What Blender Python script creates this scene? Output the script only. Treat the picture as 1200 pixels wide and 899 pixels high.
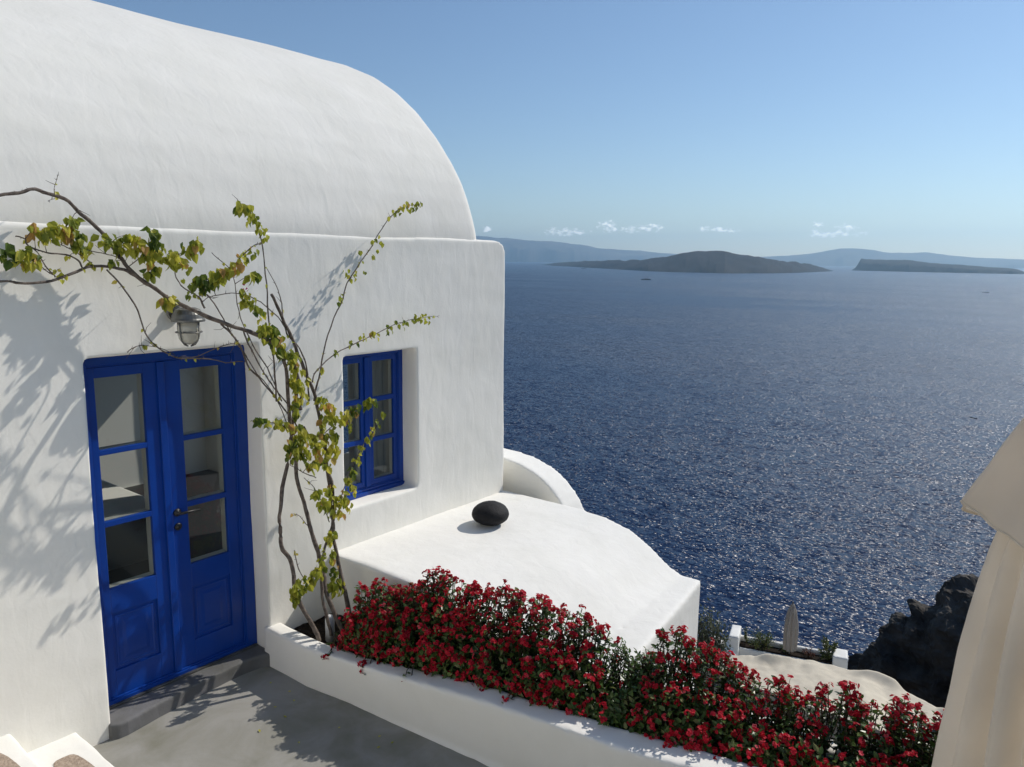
import bpy, bmesh, math, random
import numpy as np
from mathutils import Vector, Matrix, noise
R = math.radians
random.seed(7)
rng = np.random.default_rng(11)
for o in list(bpy.data.objects): bpy.data.objects.remove(o)
scene = bpy.context.scene
COL = scene.collection
# ------------------------------------------------------------------ camera
CAM = Vector((0.0, -4.6, 2.84))
HEAD, PITCH, ROLL = R(38.2), R(9.15), R(0.67)
fw0 = Vector((math.cos(HEAD), math.sin(HEAD), 0)); rt0 = Vector((math.sin(HEAD), -math.cos(HEAD), 0)); zz = Vector((0, 0, 1))
fwd = fw0*math.cos(PITCH) - zz*math.sin(PITCH); up = zz*math.cos(PITCH) + fw0*math.sin(PITCH)
rt = rt0*math.cos(ROLL) + up*math.sin(ROLL); up = up*math.cos(ROLL) - rt0*math.sin(ROLL)
cd = bpy.data.cameras.new('camera'); cam = bpy.data.objects.new('camera', cd); COL.objects.link(cam)
mw = Matrix((rt, up, -fwd)).transposed().to_4x4(); mw.translation = CAM
cam.matrix_world = mw
cd.sensor_width = 36; cd.lens = 27.09; cd.clip_start = 0.05; cd.clip_end = 200000
scene.camera = cam
# ------------------------------------------------------------------ light
SUN_AZ, SUN_EL = R(-19), R(42)
world = bpy.data.worlds.new('World'); scene.world = world; world.use_nodes = True
nt = world.node_tree; bg = nt.nodes['Background']
sky = nt.nodes.new('ShaderNodeTexSky'); sky.sky_type = 'NISHITA'; sky.sun_disc = False
sky.sun_elevation = SUN_EL; sky.sun_rotation = math.pi/2 - SUN_AZ
sky.altitude = 80; sky.air_density = 1.0; sky.dust_density = 0.15; sky.ozone_density = 3.6
# small fair-weather clouds low in the sky: (azimuth, elevation, half width, half height) in radians
CLOUDS = [(0.61688, 0.03707, 0.00947, 0.00443), (0.59518, 0.03514, 0.02735, 0.00554), (0.60378, 0.03293, 0.03156, 0.00388), (0.5502, 0.04396, 0.01368, 0.00664), (0.54361, 0.03873, 0.01262, 0.00443), (0.5159, 0.0389, 0.01683, 0.00443), (0.49483, 0.04111, 0.01894, 0.00554), (0.42822, 0.04028, 0.00842, 0.00443), (0.41387, 0.03928, 0.01052, 0.00332), (0.39861, 0.03827, 0.01473, 0.00332), (0.69943, 0.03721, 0.00842, 0.00443), (0.29837, 0.04516, 0.00736, 0.00443), (0.29101, 0.03423, 0.02104, 0.00498), (0.2664, 0.04106, 0.01262, 0.00554), (0.27236, 0.03421, 0.01683, 0.00443), (0.25126, 0.03416, 0.01052, 0.00443)]
def wn(op, a, b_=None, c_=None):
    m = nt.nodes.new('ShaderNodeMath'); m.operation = op
    for i, q in enumerate((a, b_, c_)):
        if q is None: continue
        if isinstance(q, (int, float)): m.inputs[i].default_value = q
        else: nt.links.new(q, m.inputs[i])
    return m.outputs[0]
tcw = nt.nodes.new('ShaderNodeTexCoord'); sx = nt.nodes.new('ShaderNodeSeparateXYZ'); nt.links.new(tcw.outputs['Generated'], sx.inputs[0])
w_az = wn('ARCTAN2', sx.outputs[1], sx.outputs[0]); w_el = wn('ARCSINE', sx.outputs[2])
wt = nt.nodes.new('ShaderNodeTexNoise'); wt.inputs['Scale'].default_value = 150; wt.inputs['Detail'].default_value = 6; wt.inputs['Roughness'].default_value = .6
wm = nt.nodes.new('ShaderNodeMapping'); wm.inputs['Scale'].default_value = (1, 1, 2); nt.links.new(tcw.outputs['Generated'], wm.inputs[0]); nt.links.new(wm.outputs[0], wt.inputs['Vector'])
acc = None
for ca, ce, cw, ch in CLOUDS:
    u_ = wn('POWER', wn('ABSOLUTE', wn('DIVIDE', wn('SUBTRACT', w_az, ca), cw)), 2.0); v_ = wn('POWER', wn('ABSOLUTE', wn('DIVIDE', wn('SUBTRACT', w_el, ce), ch)), 2.0)
    k_ = wn('SUBTRACT', 1.0, wn('ADD', u_, v_))
    acc = k_ if acc is None else wn('MAXIMUM', acc, k_)
acc = wn('MAXIMUM', acc, -2.0)
mk = wn('ADD', wn('MULTIPLY', acc, .55), wn('MULTIPLY', wn('SUBTRACT', wt.outputs['Fac'], .55), 3.2))
mrw = nt.nodes.new('ShaderNodeMapRange'); mrw.interpolation_type = 'SMOOTHSTEP'; mrw.inputs[1].default_value = .0; mrw.inputs[2].default_value = .75; nt.links.new(mk, mrw.inputs[0])
mxw = nt.nodes.new('ShaderNodeMix'); mxw.data_type = 'RGBA'; nt.links.new(mrw.outputs[0], mxw.inputs['Factor']); nt.links.new(sky.outputs[0], mxw.inputs['A']); mxw.inputs['B'].default_value = (14.5, 14.8, 15, 1)
nt.links.new(mxw.outputs['Result'], bg.inputs[0]); bg.inputs[1].default_value = 0.095
sl = bpy.data.lights.new('sun', 'SUN'); sl.energy = 3.5; sl.angle = R(0.53); sl.color = (1.0, 0.94, 0.86)
sun = bpy.data.objects.new('sun', sl); COL.objects.link(sun)
sdir = Vector((math.cos(SUN_AZ)*math.cos(SUN_EL), math.sin(SUN_AZ)*math.cos(SUN_EL), math.sin(SUN_EL)))
sun.rotation_euler = sdir.to_track_quat('Z', 'Y').to_euler(); sun.location = (20, -10, 30)
vs = scene.view_settings; vs.view_transform = 'Standard'; vs.look = 'None'; vs.exposure = 0.13; vs.gamma = 1; vs.use_curve_mapping = False
scene.render.engine = 'CYCLES'
scene.cycles.max_bounces = 10; scene.cycles.diffuse_bounces = 5; scene.cycles.transparent_max_bounces = 12
scene.cycles.volume_bounces = 1; scene.cycles.caustics_reflective = False; scene.cycles.caustics_refractive = False
scene.cycles.sample_clamp_indirect = 6
scene.cycles.use_denoising = True
try: scene.cycles.denoiser = 'OPENIMAGEDENOISE'
except Exception: pass

# ------------------------------------------------------------------ materials
def mat(name, col, rough=0.6, spec=0.5, metal=0.0, var=0.0, vscale=4.0, bump=0.0, bscale=30.0, col2=None, coords='Object', **kw):
    m = bpy.data.materials.new(name); m.use_nodes = True
    n, l = m.node_tree.nodes, m.node_tree.links
    b = n['Principled BSDF']
    b.inputs['Base Color'].default_value = (*col, 1); b.inputs['Roughness'].default_value = rough
    b.inputs['Specular IOR Level'].default_value = spec; b.inputs['Metallic'].default_value = metal
    tc = n.new('ShaderNodeTexCoord')
    if var or col2:
        t = n.new('ShaderNodeTexNoise'); t.inputs['Scale'].default_value = vscale; t.inputs['Detail'].default_value = 5
        l.new(tc.outputs[coords], t.inputs['Vector'])
        r = n.new('ShaderNodeValToRGB'); l.new(t.outputs['Fac'], r.inputs['Fac'])
        c2 = col2 or tuple(c*(1-var) for c in col)
        r.color_ramp.elements[0].position = .32; r.color_ramp.elements[1].position = .68
        r.color_ramp.elements[0].color = (*c2, 1); r.color_ramp.elements[1].color = (*col, 1)
        l.new(r.outputs[0], b.inputs['Base Color'])
    if bump:
        t = n.new('ShaderNodeTexNoise'); t.inputs['Scale'].default_value = bscale; t.inputs['Detail'].default_value = 6
        l.new(tc.outputs[coords], t.inputs['Vector'])
        bp = n.new('ShaderNodeBump'); bp.inputs['Strength'].default_value = 1; bp.inputs['Distance'].default_value = bump
        l.new(t.outputs['Fac'], bp.inputs['Height']); l.new(bp.outputs[0], b.inputs['Normal'])
    for k, v in kw.items(): b.inputs[k.replace('_', ' ')].default_value = v
    return m

def plaster(name, col=(.86, .84, .775), dirt=.05, b1=.0035, b2=.0007, stretch=(1, 1, 1)):
    """limewashed render: slow trowel swells, streaks and a fine grain, faint stains"""
    m = bpy.data.materials.new(name); m.use_nodes = True
    n, l = m.node_tree.nodes, m.node_tree.links
    b = n['Principled BSDF']; b.inputs['Roughness'].default_value = .85; b.inputs['Specular IOR Level'].default_value = .2
    tc = n.new('ShaderNodeTexCoord'); mp = n.new('ShaderNodeMapping'); mp.inputs['Scale'].default_value = stretch
    l.new(tc.outputs['Object'], mp.inputs[0])
    def tex(s, d, rough=.55, vec=mp.outputs[0], dist=0):
        t = n.new('ShaderNodeTexNoise'); t.inputs['Scale'].default_value = s; t.inputs['Detail'].default_value = d
        t.inputs['Roughness'].default_value = rough; t.inputs['Distortion'].default_value = dist
        l.new(vec, t.inputs['Vector']); return t
    t = tex(2.2, 6, .6, dist=.6)
    r = n.new('ShaderNodeValToRGB'); l.new(t.outputs['Fac'], r.inputs['Fac'])
    r.color_ramp.elements[0].position = .3; r.color_ramp.elements[1].position = .62
    r.color_ramp.elements[0].color = (*[c*(1-dirt*w) for c, w in zip(col, (1.0, 1.0, 1.25))], 1)
    r.color_ramp.elements[1].color = (*col, 1)
    # little brown-grey flecks
    tf = tex(90, 2); rf = n.new('ShaderNodeValToRGB'); l.new(tf.outputs['Fac'], rf.inputs['Fac'])
    rf.color_ramp.elements[0].position = .70; rf.color_ramp.elements[1].position = .78
    rf.color_ramp.elements[0].color = (0, 0, 0, 1); rf.color_ramp.elements[1].color = (.16, .16, .16, 1)
    mx = n.new('ShaderNodeMix'); mx.data_type = 'RGBA'; l.new(rf.outputs[0], mx.inputs['Factor'])
    l.new(r.outputs[0], mx.inputs['A']); mx.inputs['B'].default_value = (.42, .39, .34, 1)
    l.new(mx.outputs['Result'], b.inputs['Base Color'])
    mp2 = n.new('ShaderNodeMapping'); mp2.inputs['Scale'].default_value = (2.4, 2.4, .8); mp2.inputs['Rotation'].default_value = (.35, .75, .2)
    l.new(tc.outputs['Object'], mp2.inputs[0])
    h1 = tex(2.6, 2, .45, dist=.5); h2 = tex(5, 2.5, .40, mp2.outputs[0], .7); h3 = tex(55, 2, .5)
    prev = None
    for h, d in ((h1, b1*2.2), (h2, b1), (h3, b2)):
        bp = n.new('ShaderNodeBump'); bp.inputs['Strength'].default_value = 1; bp.inputs['Distance'].default_value = d
        l.new(h.outputs['Fac'], bp.inputs['Height'])
        if prev: l.new(prev.outputs[0], bp.inputs['Normal'])
        prev = bp
    l.new(prev.outputs[0], b.inputs['Normal'])
    return m

def leafmat(name, cols, trans=.35, rough=.45, spec=.4):
    """colour picked per leaf (attribute 'tint'), some light passing through"""
    m = bpy.data.materials.new(name); m.use_nodes = True
    n, l = m.node_tree.nodes, m.node_tree.links
    b = n['Principled BSDF']; b.inputs['Roughness'].default_value = rough; b.inputs['Specular IOR Level'].default_value = spec
    a = n.new('ShaderNodeAttribute'); a.attribute_name = 'tint'
    r = n.new('ShaderNodeValToRGB'); l.new(a.outputs['Fac'], r.inputs['Fac'])
    e = r.color_ramp.elements
    e[0].position = cols[0][0]; e[0].color = (*cols[0][1], 1); e[1].position = cols[-1][0]; e[1].color = (*cols[-1][1], 1)
    for p, c in cols[1:-1]:
        k = e.new(p); k.color = (*c, 1)
    l.new(r.outputs[0], b.inputs['Base Color'])
    t = n.new('ShaderNodeBsdfTranslucent'); l.new(r.outputs[0], t.inputs['Color'])
    mx = n.new('ShaderNodeMixShader'); mx.inputs[0].default_value = trans
    l.new(b.outputs[0], mx.inputs[1]); l.new(t.outputs[0], mx.inputs[2]); l.new(mx.outputs[0], n['Material Output'].inputs['Surface'])
    return m

WHITE = plaster('limewashed_render')
WHITE_ROOF = plaster('limewashed_roof', (.78, .76, .70), .05, .0032, .0006)
WHITE_FLAT = plaster('limewashed_parapet', (.83, .815, .765), .05, .003, .0006)
GREYFLOOR = plaster('grey_painted_cement', (.30, .293, .268), .36, .001, .0006)
STEPGREY = plaster('slate_grey_cement', (.16, .16, .165), .35, .004, .001)
BLUE = mat('cobalt_blue_gloss_paint', (.003, .049, .31), .33, .4, var=.22, vscale=3, bump=.0006, bscale=45)
BLACKMETAL = mat('black_iron', (.01, .01, .011), .45)
GREYMETAL = mat('weathered_grey_metal', (.20, .20, .19), .42, metal=.7, var=.4, vscale=25, bump=.0008, bscale=60)
BEAD = mat('off_white_inner_lining', (.72, .73, .70), .5)
ROOM = mat('pale_room_plaster', (.74, .74, .71), .8)
ROOMFLOOR = mat('dark_room_floor', (.03, .03, .032), .5)
STONE = mat('black_lava_stone', (.010, .010, .0115), .75, .35, var=.5, vscale=30, bump=.004, bscale=70)
SOIL = mat('dark_soil', (.035, .026, .02), .95, .1, var=.5, vscale=20, bump=.02, bscale=45)
PIPEWHITE = mat('white_plastic', (.75, .76, .76), .4)
BARK = mat('grey_brown_bark', (.20, .165, .135), .85, .2, var=.5, vscale=35, bump=.006, bscale=90, col2=(.085, .065, .055))
COBBLE = mat('beige_pebbled_cement', (.46, .37, .29), .9, .15, col2=(.30, .23, .18), vscale=55, bump=.01, bscale=90)
VINELEAF = leafmat('bougainvillea_leaf', [(0, (.08, .13, .02)), (.22, (.22, .26, .03)), (.62, (.44, .44, .05)), (.96, (.62, .55, .09)), (1, (.50, .30, .09))], .48)
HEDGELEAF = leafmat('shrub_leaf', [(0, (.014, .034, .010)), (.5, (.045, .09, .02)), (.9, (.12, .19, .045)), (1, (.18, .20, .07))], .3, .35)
PETAL = leafmat('red_petal', [(0, (.26, .004, .012)), (.4, (.52, .010, .028)), (.75, (.70, .028, .055)), (.93, (.68, .09, .13)), (1, (.62, .24, .22))], .4, .5, .25)
BRACT = leafmat('magenta_bract', [(0, (.25, .01, .08)), (1, (.4, .03, .15))], .4, .5, .2)
SHRUBSTEM = mat('shrub_stem', (.07, .055, .035), .85, .2, var=.4, vscale=30)

def glassmat(name, tint=(.80, .81, .79), refl=1.0):
    m = bpy.data.materials.new(name); m.use_nodes = True
    n, l = m.node_tree.nodes, m.node_tree.links; n.remove(n['Principled BSDF'])
    g = n.new('ShaderNodeBsdfGlossy'); g.inputs['Roughness'].default_value = .015; g.inputs['Color'].default_value = (.9, .95, .93, 1)
    t = n.new('ShaderNodeBsdfTransparent'); t.inputs['Color'].default_value = (*tint, 1)
    f = n.new('ShaderNodeFresnel'); f.inputs['IOR'].default_value = 1.5
    bp = n.new('ShaderNodeBump'); bp.inputs['Distance'].default_value = .0015
    tx = n.new('ShaderNodeTexNoise'); tx.inputs['Scale'].default_value = 3.5; tc = n.new('ShaderNodeTexCoord')
    l.new(tc.outputs['Object'], tx.inputs['Vector']); l.new(tx.outputs['Fac'], bp.inputs['Height']); l.new(bp.outputs[0], g.inputs['Normal'])
    mx = n.new('ShaderNodeMixShader'); gb = n.new('ShaderNodeNewGeometry'); inv = n.new('ShaderNodeMath'); inv.operation = 'SUBTRACT'; inv.inputs[0].default_value = 1; l.new(gb.outputs['Backfacing'], inv.inputs[1])
    fm = n.new('ShaderNodeMath'); fm.operation = 'MULTIPLY'; l.new(f.outputs[0], fm.inputs[0]); l.new(inv.outputs[0], fm.inputs[1]); l.new(fm.outputs[0], mx.inputs[0]); l.new(t.outputs[0], mx.inputs[1]); l.new(g.outputs[0], mx.inputs[2])
    l.new(mx.outputs[0], n['Material Output'].inputs['Surface'])
    return m
GLASS = glassmat('window_glass')

def fabric(name, col, trans=.3, b=.002, bs=18):
    m = mat(name, col, .9, .1, var=.12, vscale=2.5, bump=b, bscale=bs)
    n, l = m.node_tree.nodes, m.node_tree.links; p = n['Principled BSDF']
    t = n.new('ShaderNodeBsdfTranslucent'); src = p.inputs['Base Color'].links[0].from_socket; l.new(src, t.inputs['Color'])
    mx = n.new('ShaderNodeMixShader'); mx.inputs[0].default_value = trans
    l.new(p.outputs[0], mx.inputs[1]); l.new(t.outputs[0], mx.inputs[2]); l.new(mx.outputs[0], n['Material Output'].inputs['Surface'])
    return m
CANVAS = fabric('cream_canvas', (.96, .90, .81), .65, .008, 6)
AWNCLOTH = fabric('cream_awning_cloth', (.70, .63, .50), .1, .02, 3)  # even cream tone of the awning cloth itself
CURTAIN = fabric('linen_curtain', (.8, .8, .76), .55)
GREYCLOTH = fabric('taupe_parasol_cloth', (.55, .50, .44), .4)

# ------------------------------------------------------------------ object helpers
def link(o, parent=None):
    COL.objects.link(o)
    if parent is not None: o.parent = parent
    return o
def tag(o, label=None, cat=None, group=None, kind=None):
    if label: o['label'] = label
    if cat: o['category'] = cat
    if group: o['group'] = group
    if kind: o['kind'] = kind
    return o
def empty(name, loc, label, cat, group=None, rz=0):
    o = bpy.data.objects.new(name, None); o.empty_display_size = .2
    o.location = loc; o.rotation_euler = (0, 0, rz); link(o); return tag(o, label, cat, group)
def mesh_obj(name, verts, faces, m, parent=None, smooth=False, tint=None):
    """verts in WORLD space; the object is parented to `parent` with the right local coordinates"""
    me = bpy.data.meshes.new(name)
    v = np.array([tuple(p) for p in verts], dtype=float) if not isinstance(verts, np.ndarray) else verts
    off = np.zeros(3)
    if parent is not None: off = np.array(world_loc(parent))
    me.from_pydata((v-off).tolist(), [], faces if isinstance(faces, list) else faces.tolist())
    if tint is not None:
        a = me.attributes.new('tint', 'FLOAT', 'POINT'); a.data.foreach_set('value', np.asarray(tint, dtype=np.float32))
    me.materials.append(m)
    if smooth: me.polygons.foreach_set('use_smooth', [True]*len(me.polygons))
    me.update()
    return link(bpy.data.objects.new(name, me), parent)
def world_loc(o):
    p = Vector(o.location)
    while o.parent is not None:
        o = o.parent; p = p + Vector(o.location)
    return p
def box_vf(x0, x1, y0, y1, z0, z1):
    v = [(x0,y0,z0),(x1,y0,z0),(x1,y1,z0),(x0,y1,z0),(x0,y0,z1),(x1,y0,z1),(x1,y1,z1),(x0,y1,z1)]
    f = [(0,3,2,1),(4,5,6,7),(0,1,5,4),(1,2,6,5),(2,3,7,6),(3,0,4,7)]
    return v, f
class MB:
    """collects shapes in world space, builds ONE mesh"""
    def __init__(s): s.v = []; s.f = []
    def add(s, v, f):
        k = len(s.v); s.v += [tuple(p) for p in v]; s.f += [tuple(i+k for i in q) for q in f]; return s
    def box(s, *a): return s.add(*box_vf(*a))
    def prism(s, pts2, a0, a1, axis='x'):
        """polygon extruded along an axis; pts2 are the two other coordinates"""
        n = len(pts2); P = {'x': lambda a, p: (a, p[0], p[1]), 'y': lambda a, p: (p[0], a, p[1]), 'z': lambda a, p: (p[0], p[1], a)}[axis]
        v = [P(a0, p) for p in pts2]+[P(a1, p) for p in pts2]
        f = [tuple(range(n))[::-1], tuple(range(n, 2*n))]+[(i, (i+1) % n, n+(i+1) % n, n+i) for i in range(n)]
        return s.add(v, f)
    def tube(s, pts, radii, seg=8, caps=True):
        pts = [Vector(p) for p in pts]; n = len(pts)
        if not hasattr(radii, '__len__'): radii = [radii]*n
        ref = Vector((0, 0, 1)); rings = []
        for i, p in enumerate(pts):
            t = (pts[min(i+1, n-1)]-pts[max(i-1, 0)]).normalized()
            a = t.cross(ref)
            if a.length < .15: a = t.cross(Vector((1, 0, 0)))
            a.normalize(); b = t.cross(a).normalized()
            rings.append([p+(a*math.cos(2*math.pi*k/seg)+b*math.sin(2*math.pi*k/seg))*radii[i] for k in range(seg)])
        v = [q for r in rings for q in r]; f = []
        for i in range(n-1):
            for k in range(seg):
                f.append((i*seg+k, i*seg+(k+1) % seg, (i+1)*seg+(k+1) % seg, (i+1)*seg+k))
        if caps: f.append(tuple(range(seg))[::-1]); f.append(tuple((n-1)*seg+k for k in range(seg)))
        return s.add(v, f)
    def lathe(s, prof, c, seg=24, axis='z'):
        v = []; f = []; n = len(prof)
        for r, h in prof:
            for k in range(seg):
                a = 2*math.pi*k/seg; q = (r*math.cos(a), r*math.sin(a), h)
                if axis == 'y': q = (r*math.cos(a), h, r*math.sin(a))
                v.append((c[0]+q[0], c[1]+q[1], c[2]+q[2]))
        for i in range(n-1):
            for k in range(seg): f.append((i*seg+k, i*seg+(k+1) % seg, (i+1)*seg+(k+1) % seg, (i+1)*seg+k))
        f.append(tuple(range(seg))[::-1]); f.append(tuple((n-1)*seg+k for k in range(seg)))
        return s.add(v, f)
    def sphere(s, c, r, seg=20, rings=12):
        v = []; f = []
        for i in range(rings+1):
            t = math.pi*i/rings
            for k in range(seg):
                a = 2*math.pi*k/seg
                v.append((c[0]+r[0]*math.sin(t)*math.cos(a), c[1]+r[1]*math.sin(t)*math.sin(a), c[2]+r[2]*math.cos(t)))
        for i in range(rings):
            for k in range(seg): f.append((i*seg+k, (i+1)*seg+k, (i+1)*seg+(k+1) % seg, i*seg+(k+1) % seg))
        return s.add(v, f)
    def obj(s, name, m, parent=None, smooth=False, bevel=0.0, seg=2):
        o = mesh_obj(name, s.v, s.f, m, parent, smooth)
        me = o.data; bm = bmesh.new(); bm.from_mesh(me)
        bmesh.ops.remove_doubles(bm, verts=bm.verts, dist=1e-5)
        bmesh.ops.recalc_face_normals(bm, faces=bm.faces)
        if bevel:
            eds = [e for e in bm.edges if len(e.link_faces) == 2 and e.calc_face_angle(0) > R(35)]
            bmesh.ops.bevel(bm, geom=eds, offset=bevel, segments=seg, affect='EDGES', profile=.5)
            for f in bm.faces: f.smooth = False
        bm.to_mesh(me); bm.free()
        return o
    def plastered(s, name, m, parent=None, voxel=.02, smooth=4, amp=.004, freq=2.5, amp2=.0015, freq2=14):
        """hand-trowelled masonry: union of the shapes, softened arrises, uneven faces"""
        me = bpy.data.meshes.new('tmp'); me.from_pydata([tuple(p) for p in s.v], [], s.f)
        bm = bmesh.new(); bm.from_mesh(me); bmesh.ops.recalc_face_normals(bm, faces=bm.faces); bm.to_mesh(me); bm.free()
        t = bpy.data.objects.new('tmp', me); COL.objects.link(t)
        r = t.modifiers.new('r', 'REMESH'); r.mode = 'VOXEL'; r.voxel_size = voxel; r.use_smooth_shade = True
        if smooth:
            q = t.modifiers.new('s', 'SMOOTH'); q.factor = .5; q.iterations = smooth
        dg = bpy.context.evaluated_depsgraph_get(); out = bpy.data.meshes.new_from_object(t.evaluated_get(dg))
        bpy.data.objects.remove(t); bpy.data.meshes.remove(me)
        n = len(out.vertices); co = np.empty(n*3); out.vertices.foreach_get('co', co); co = co.reshape(-1, 3)
        no = np.empty(n*3); out.vertices.foreach_get('normal', no); no = no.reshape(-1, 3)
        nz = noise.noise
        d = np.fromiter((nz((c[0]*freq, c[1]*freq, c[2]*freq))*amp + nz((c[0]*freq2, c[1]*freq2, c[2]*freq2))*amp2 for c in co), float, n)
        co = co + no*d[:, None]
        if parent is not None: co -= np.array(world_loc(parent))
        out.vertices.foreach_set('co', co.ravel()); out.materials.clear(); out.materials.append(m); out.name = name
        out.polygons.foreach_set('use_smooth', [True]*len(out.polygons)); out.update()
        return link(bpy.data.objects.new(name, out), parent)

# leaf makers -> numpy soups
class Leaves:
    def __init__(s): s.v = []; s.f = []; s.t = []
    def leaf(s, p, d, n, L, W, tint, fold=.35, curl=.2):
        """pointed oval leaf from base p along d, facing n"""
        d = d.normalized(); w = d.cross(n)
        if w.length < 1e-4: w = d.orthogonal()
        w.normalize(); n = w.cross(d).normalized(); k = len(s.v)
        q = [p, p+d*L*.32-w*W*.5+n*W*fold*.5, p+d*L*.32-n*0, p+d*L*.32+w*W*.5+n*W*fold*.5,
             p+d*L*.68-w*W*.36+n*(W*fold*.36-L*curl*.35), p+d*L*.68-n*L*curl*.4, p+d*L*.68+w*W*.36+n*(W*fold*.36-L*curl*.35), p+d*L-n*L*curl]
        s.v += [tuple(a) for a in q]
        s.f += [(k, k+2, k+1), (k, k+3, k+2), (k+1, k+2, k+5, k+4), (k+2, k+3, k+6, k+5), (k+4, k+5, k+7), (k+5, k+6, k+7)]
        s.t += [tint]*8
    def disc(s, c, n, r, tint, cup=.25, lobes=2):
        """small open blossom of round lobes"""
        n = n.normalized(); a = n.orthogonal().normalized(); b = n.cross(a)
        ph = random.random()*6.28; a, b = a*math.cos(ph)+b*math.sin(ph), b*math.cos(ph)-a*math.sin(ph)
        k = len(s.v); s.v.append(tuple(c)); N = 4*lobes
        for i in range(N):
            t = 2*math.pi*i/N; rr = r*(1.0 if i % 4 in (1, 2, 3) else .55)
            s.v.append(tuple(c+(a*math.cos(t)+b*math.sin(t))*rr+n*r*cup))
        s.f += [(k, k+1+i, k+1+(i+1) % N) for i in range(N)]
        s.t += [max(0, tint-.25)]+[tint]*N
    def obj(s, name, m, parent=None):
        return mesh_obj(name, s.v, s.f, m, parent, tint=s.t)
def rv(a=1.0): return Vector((random.gauss(0, a), random.gauss(0, a), random.gauss(0, a)))

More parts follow.
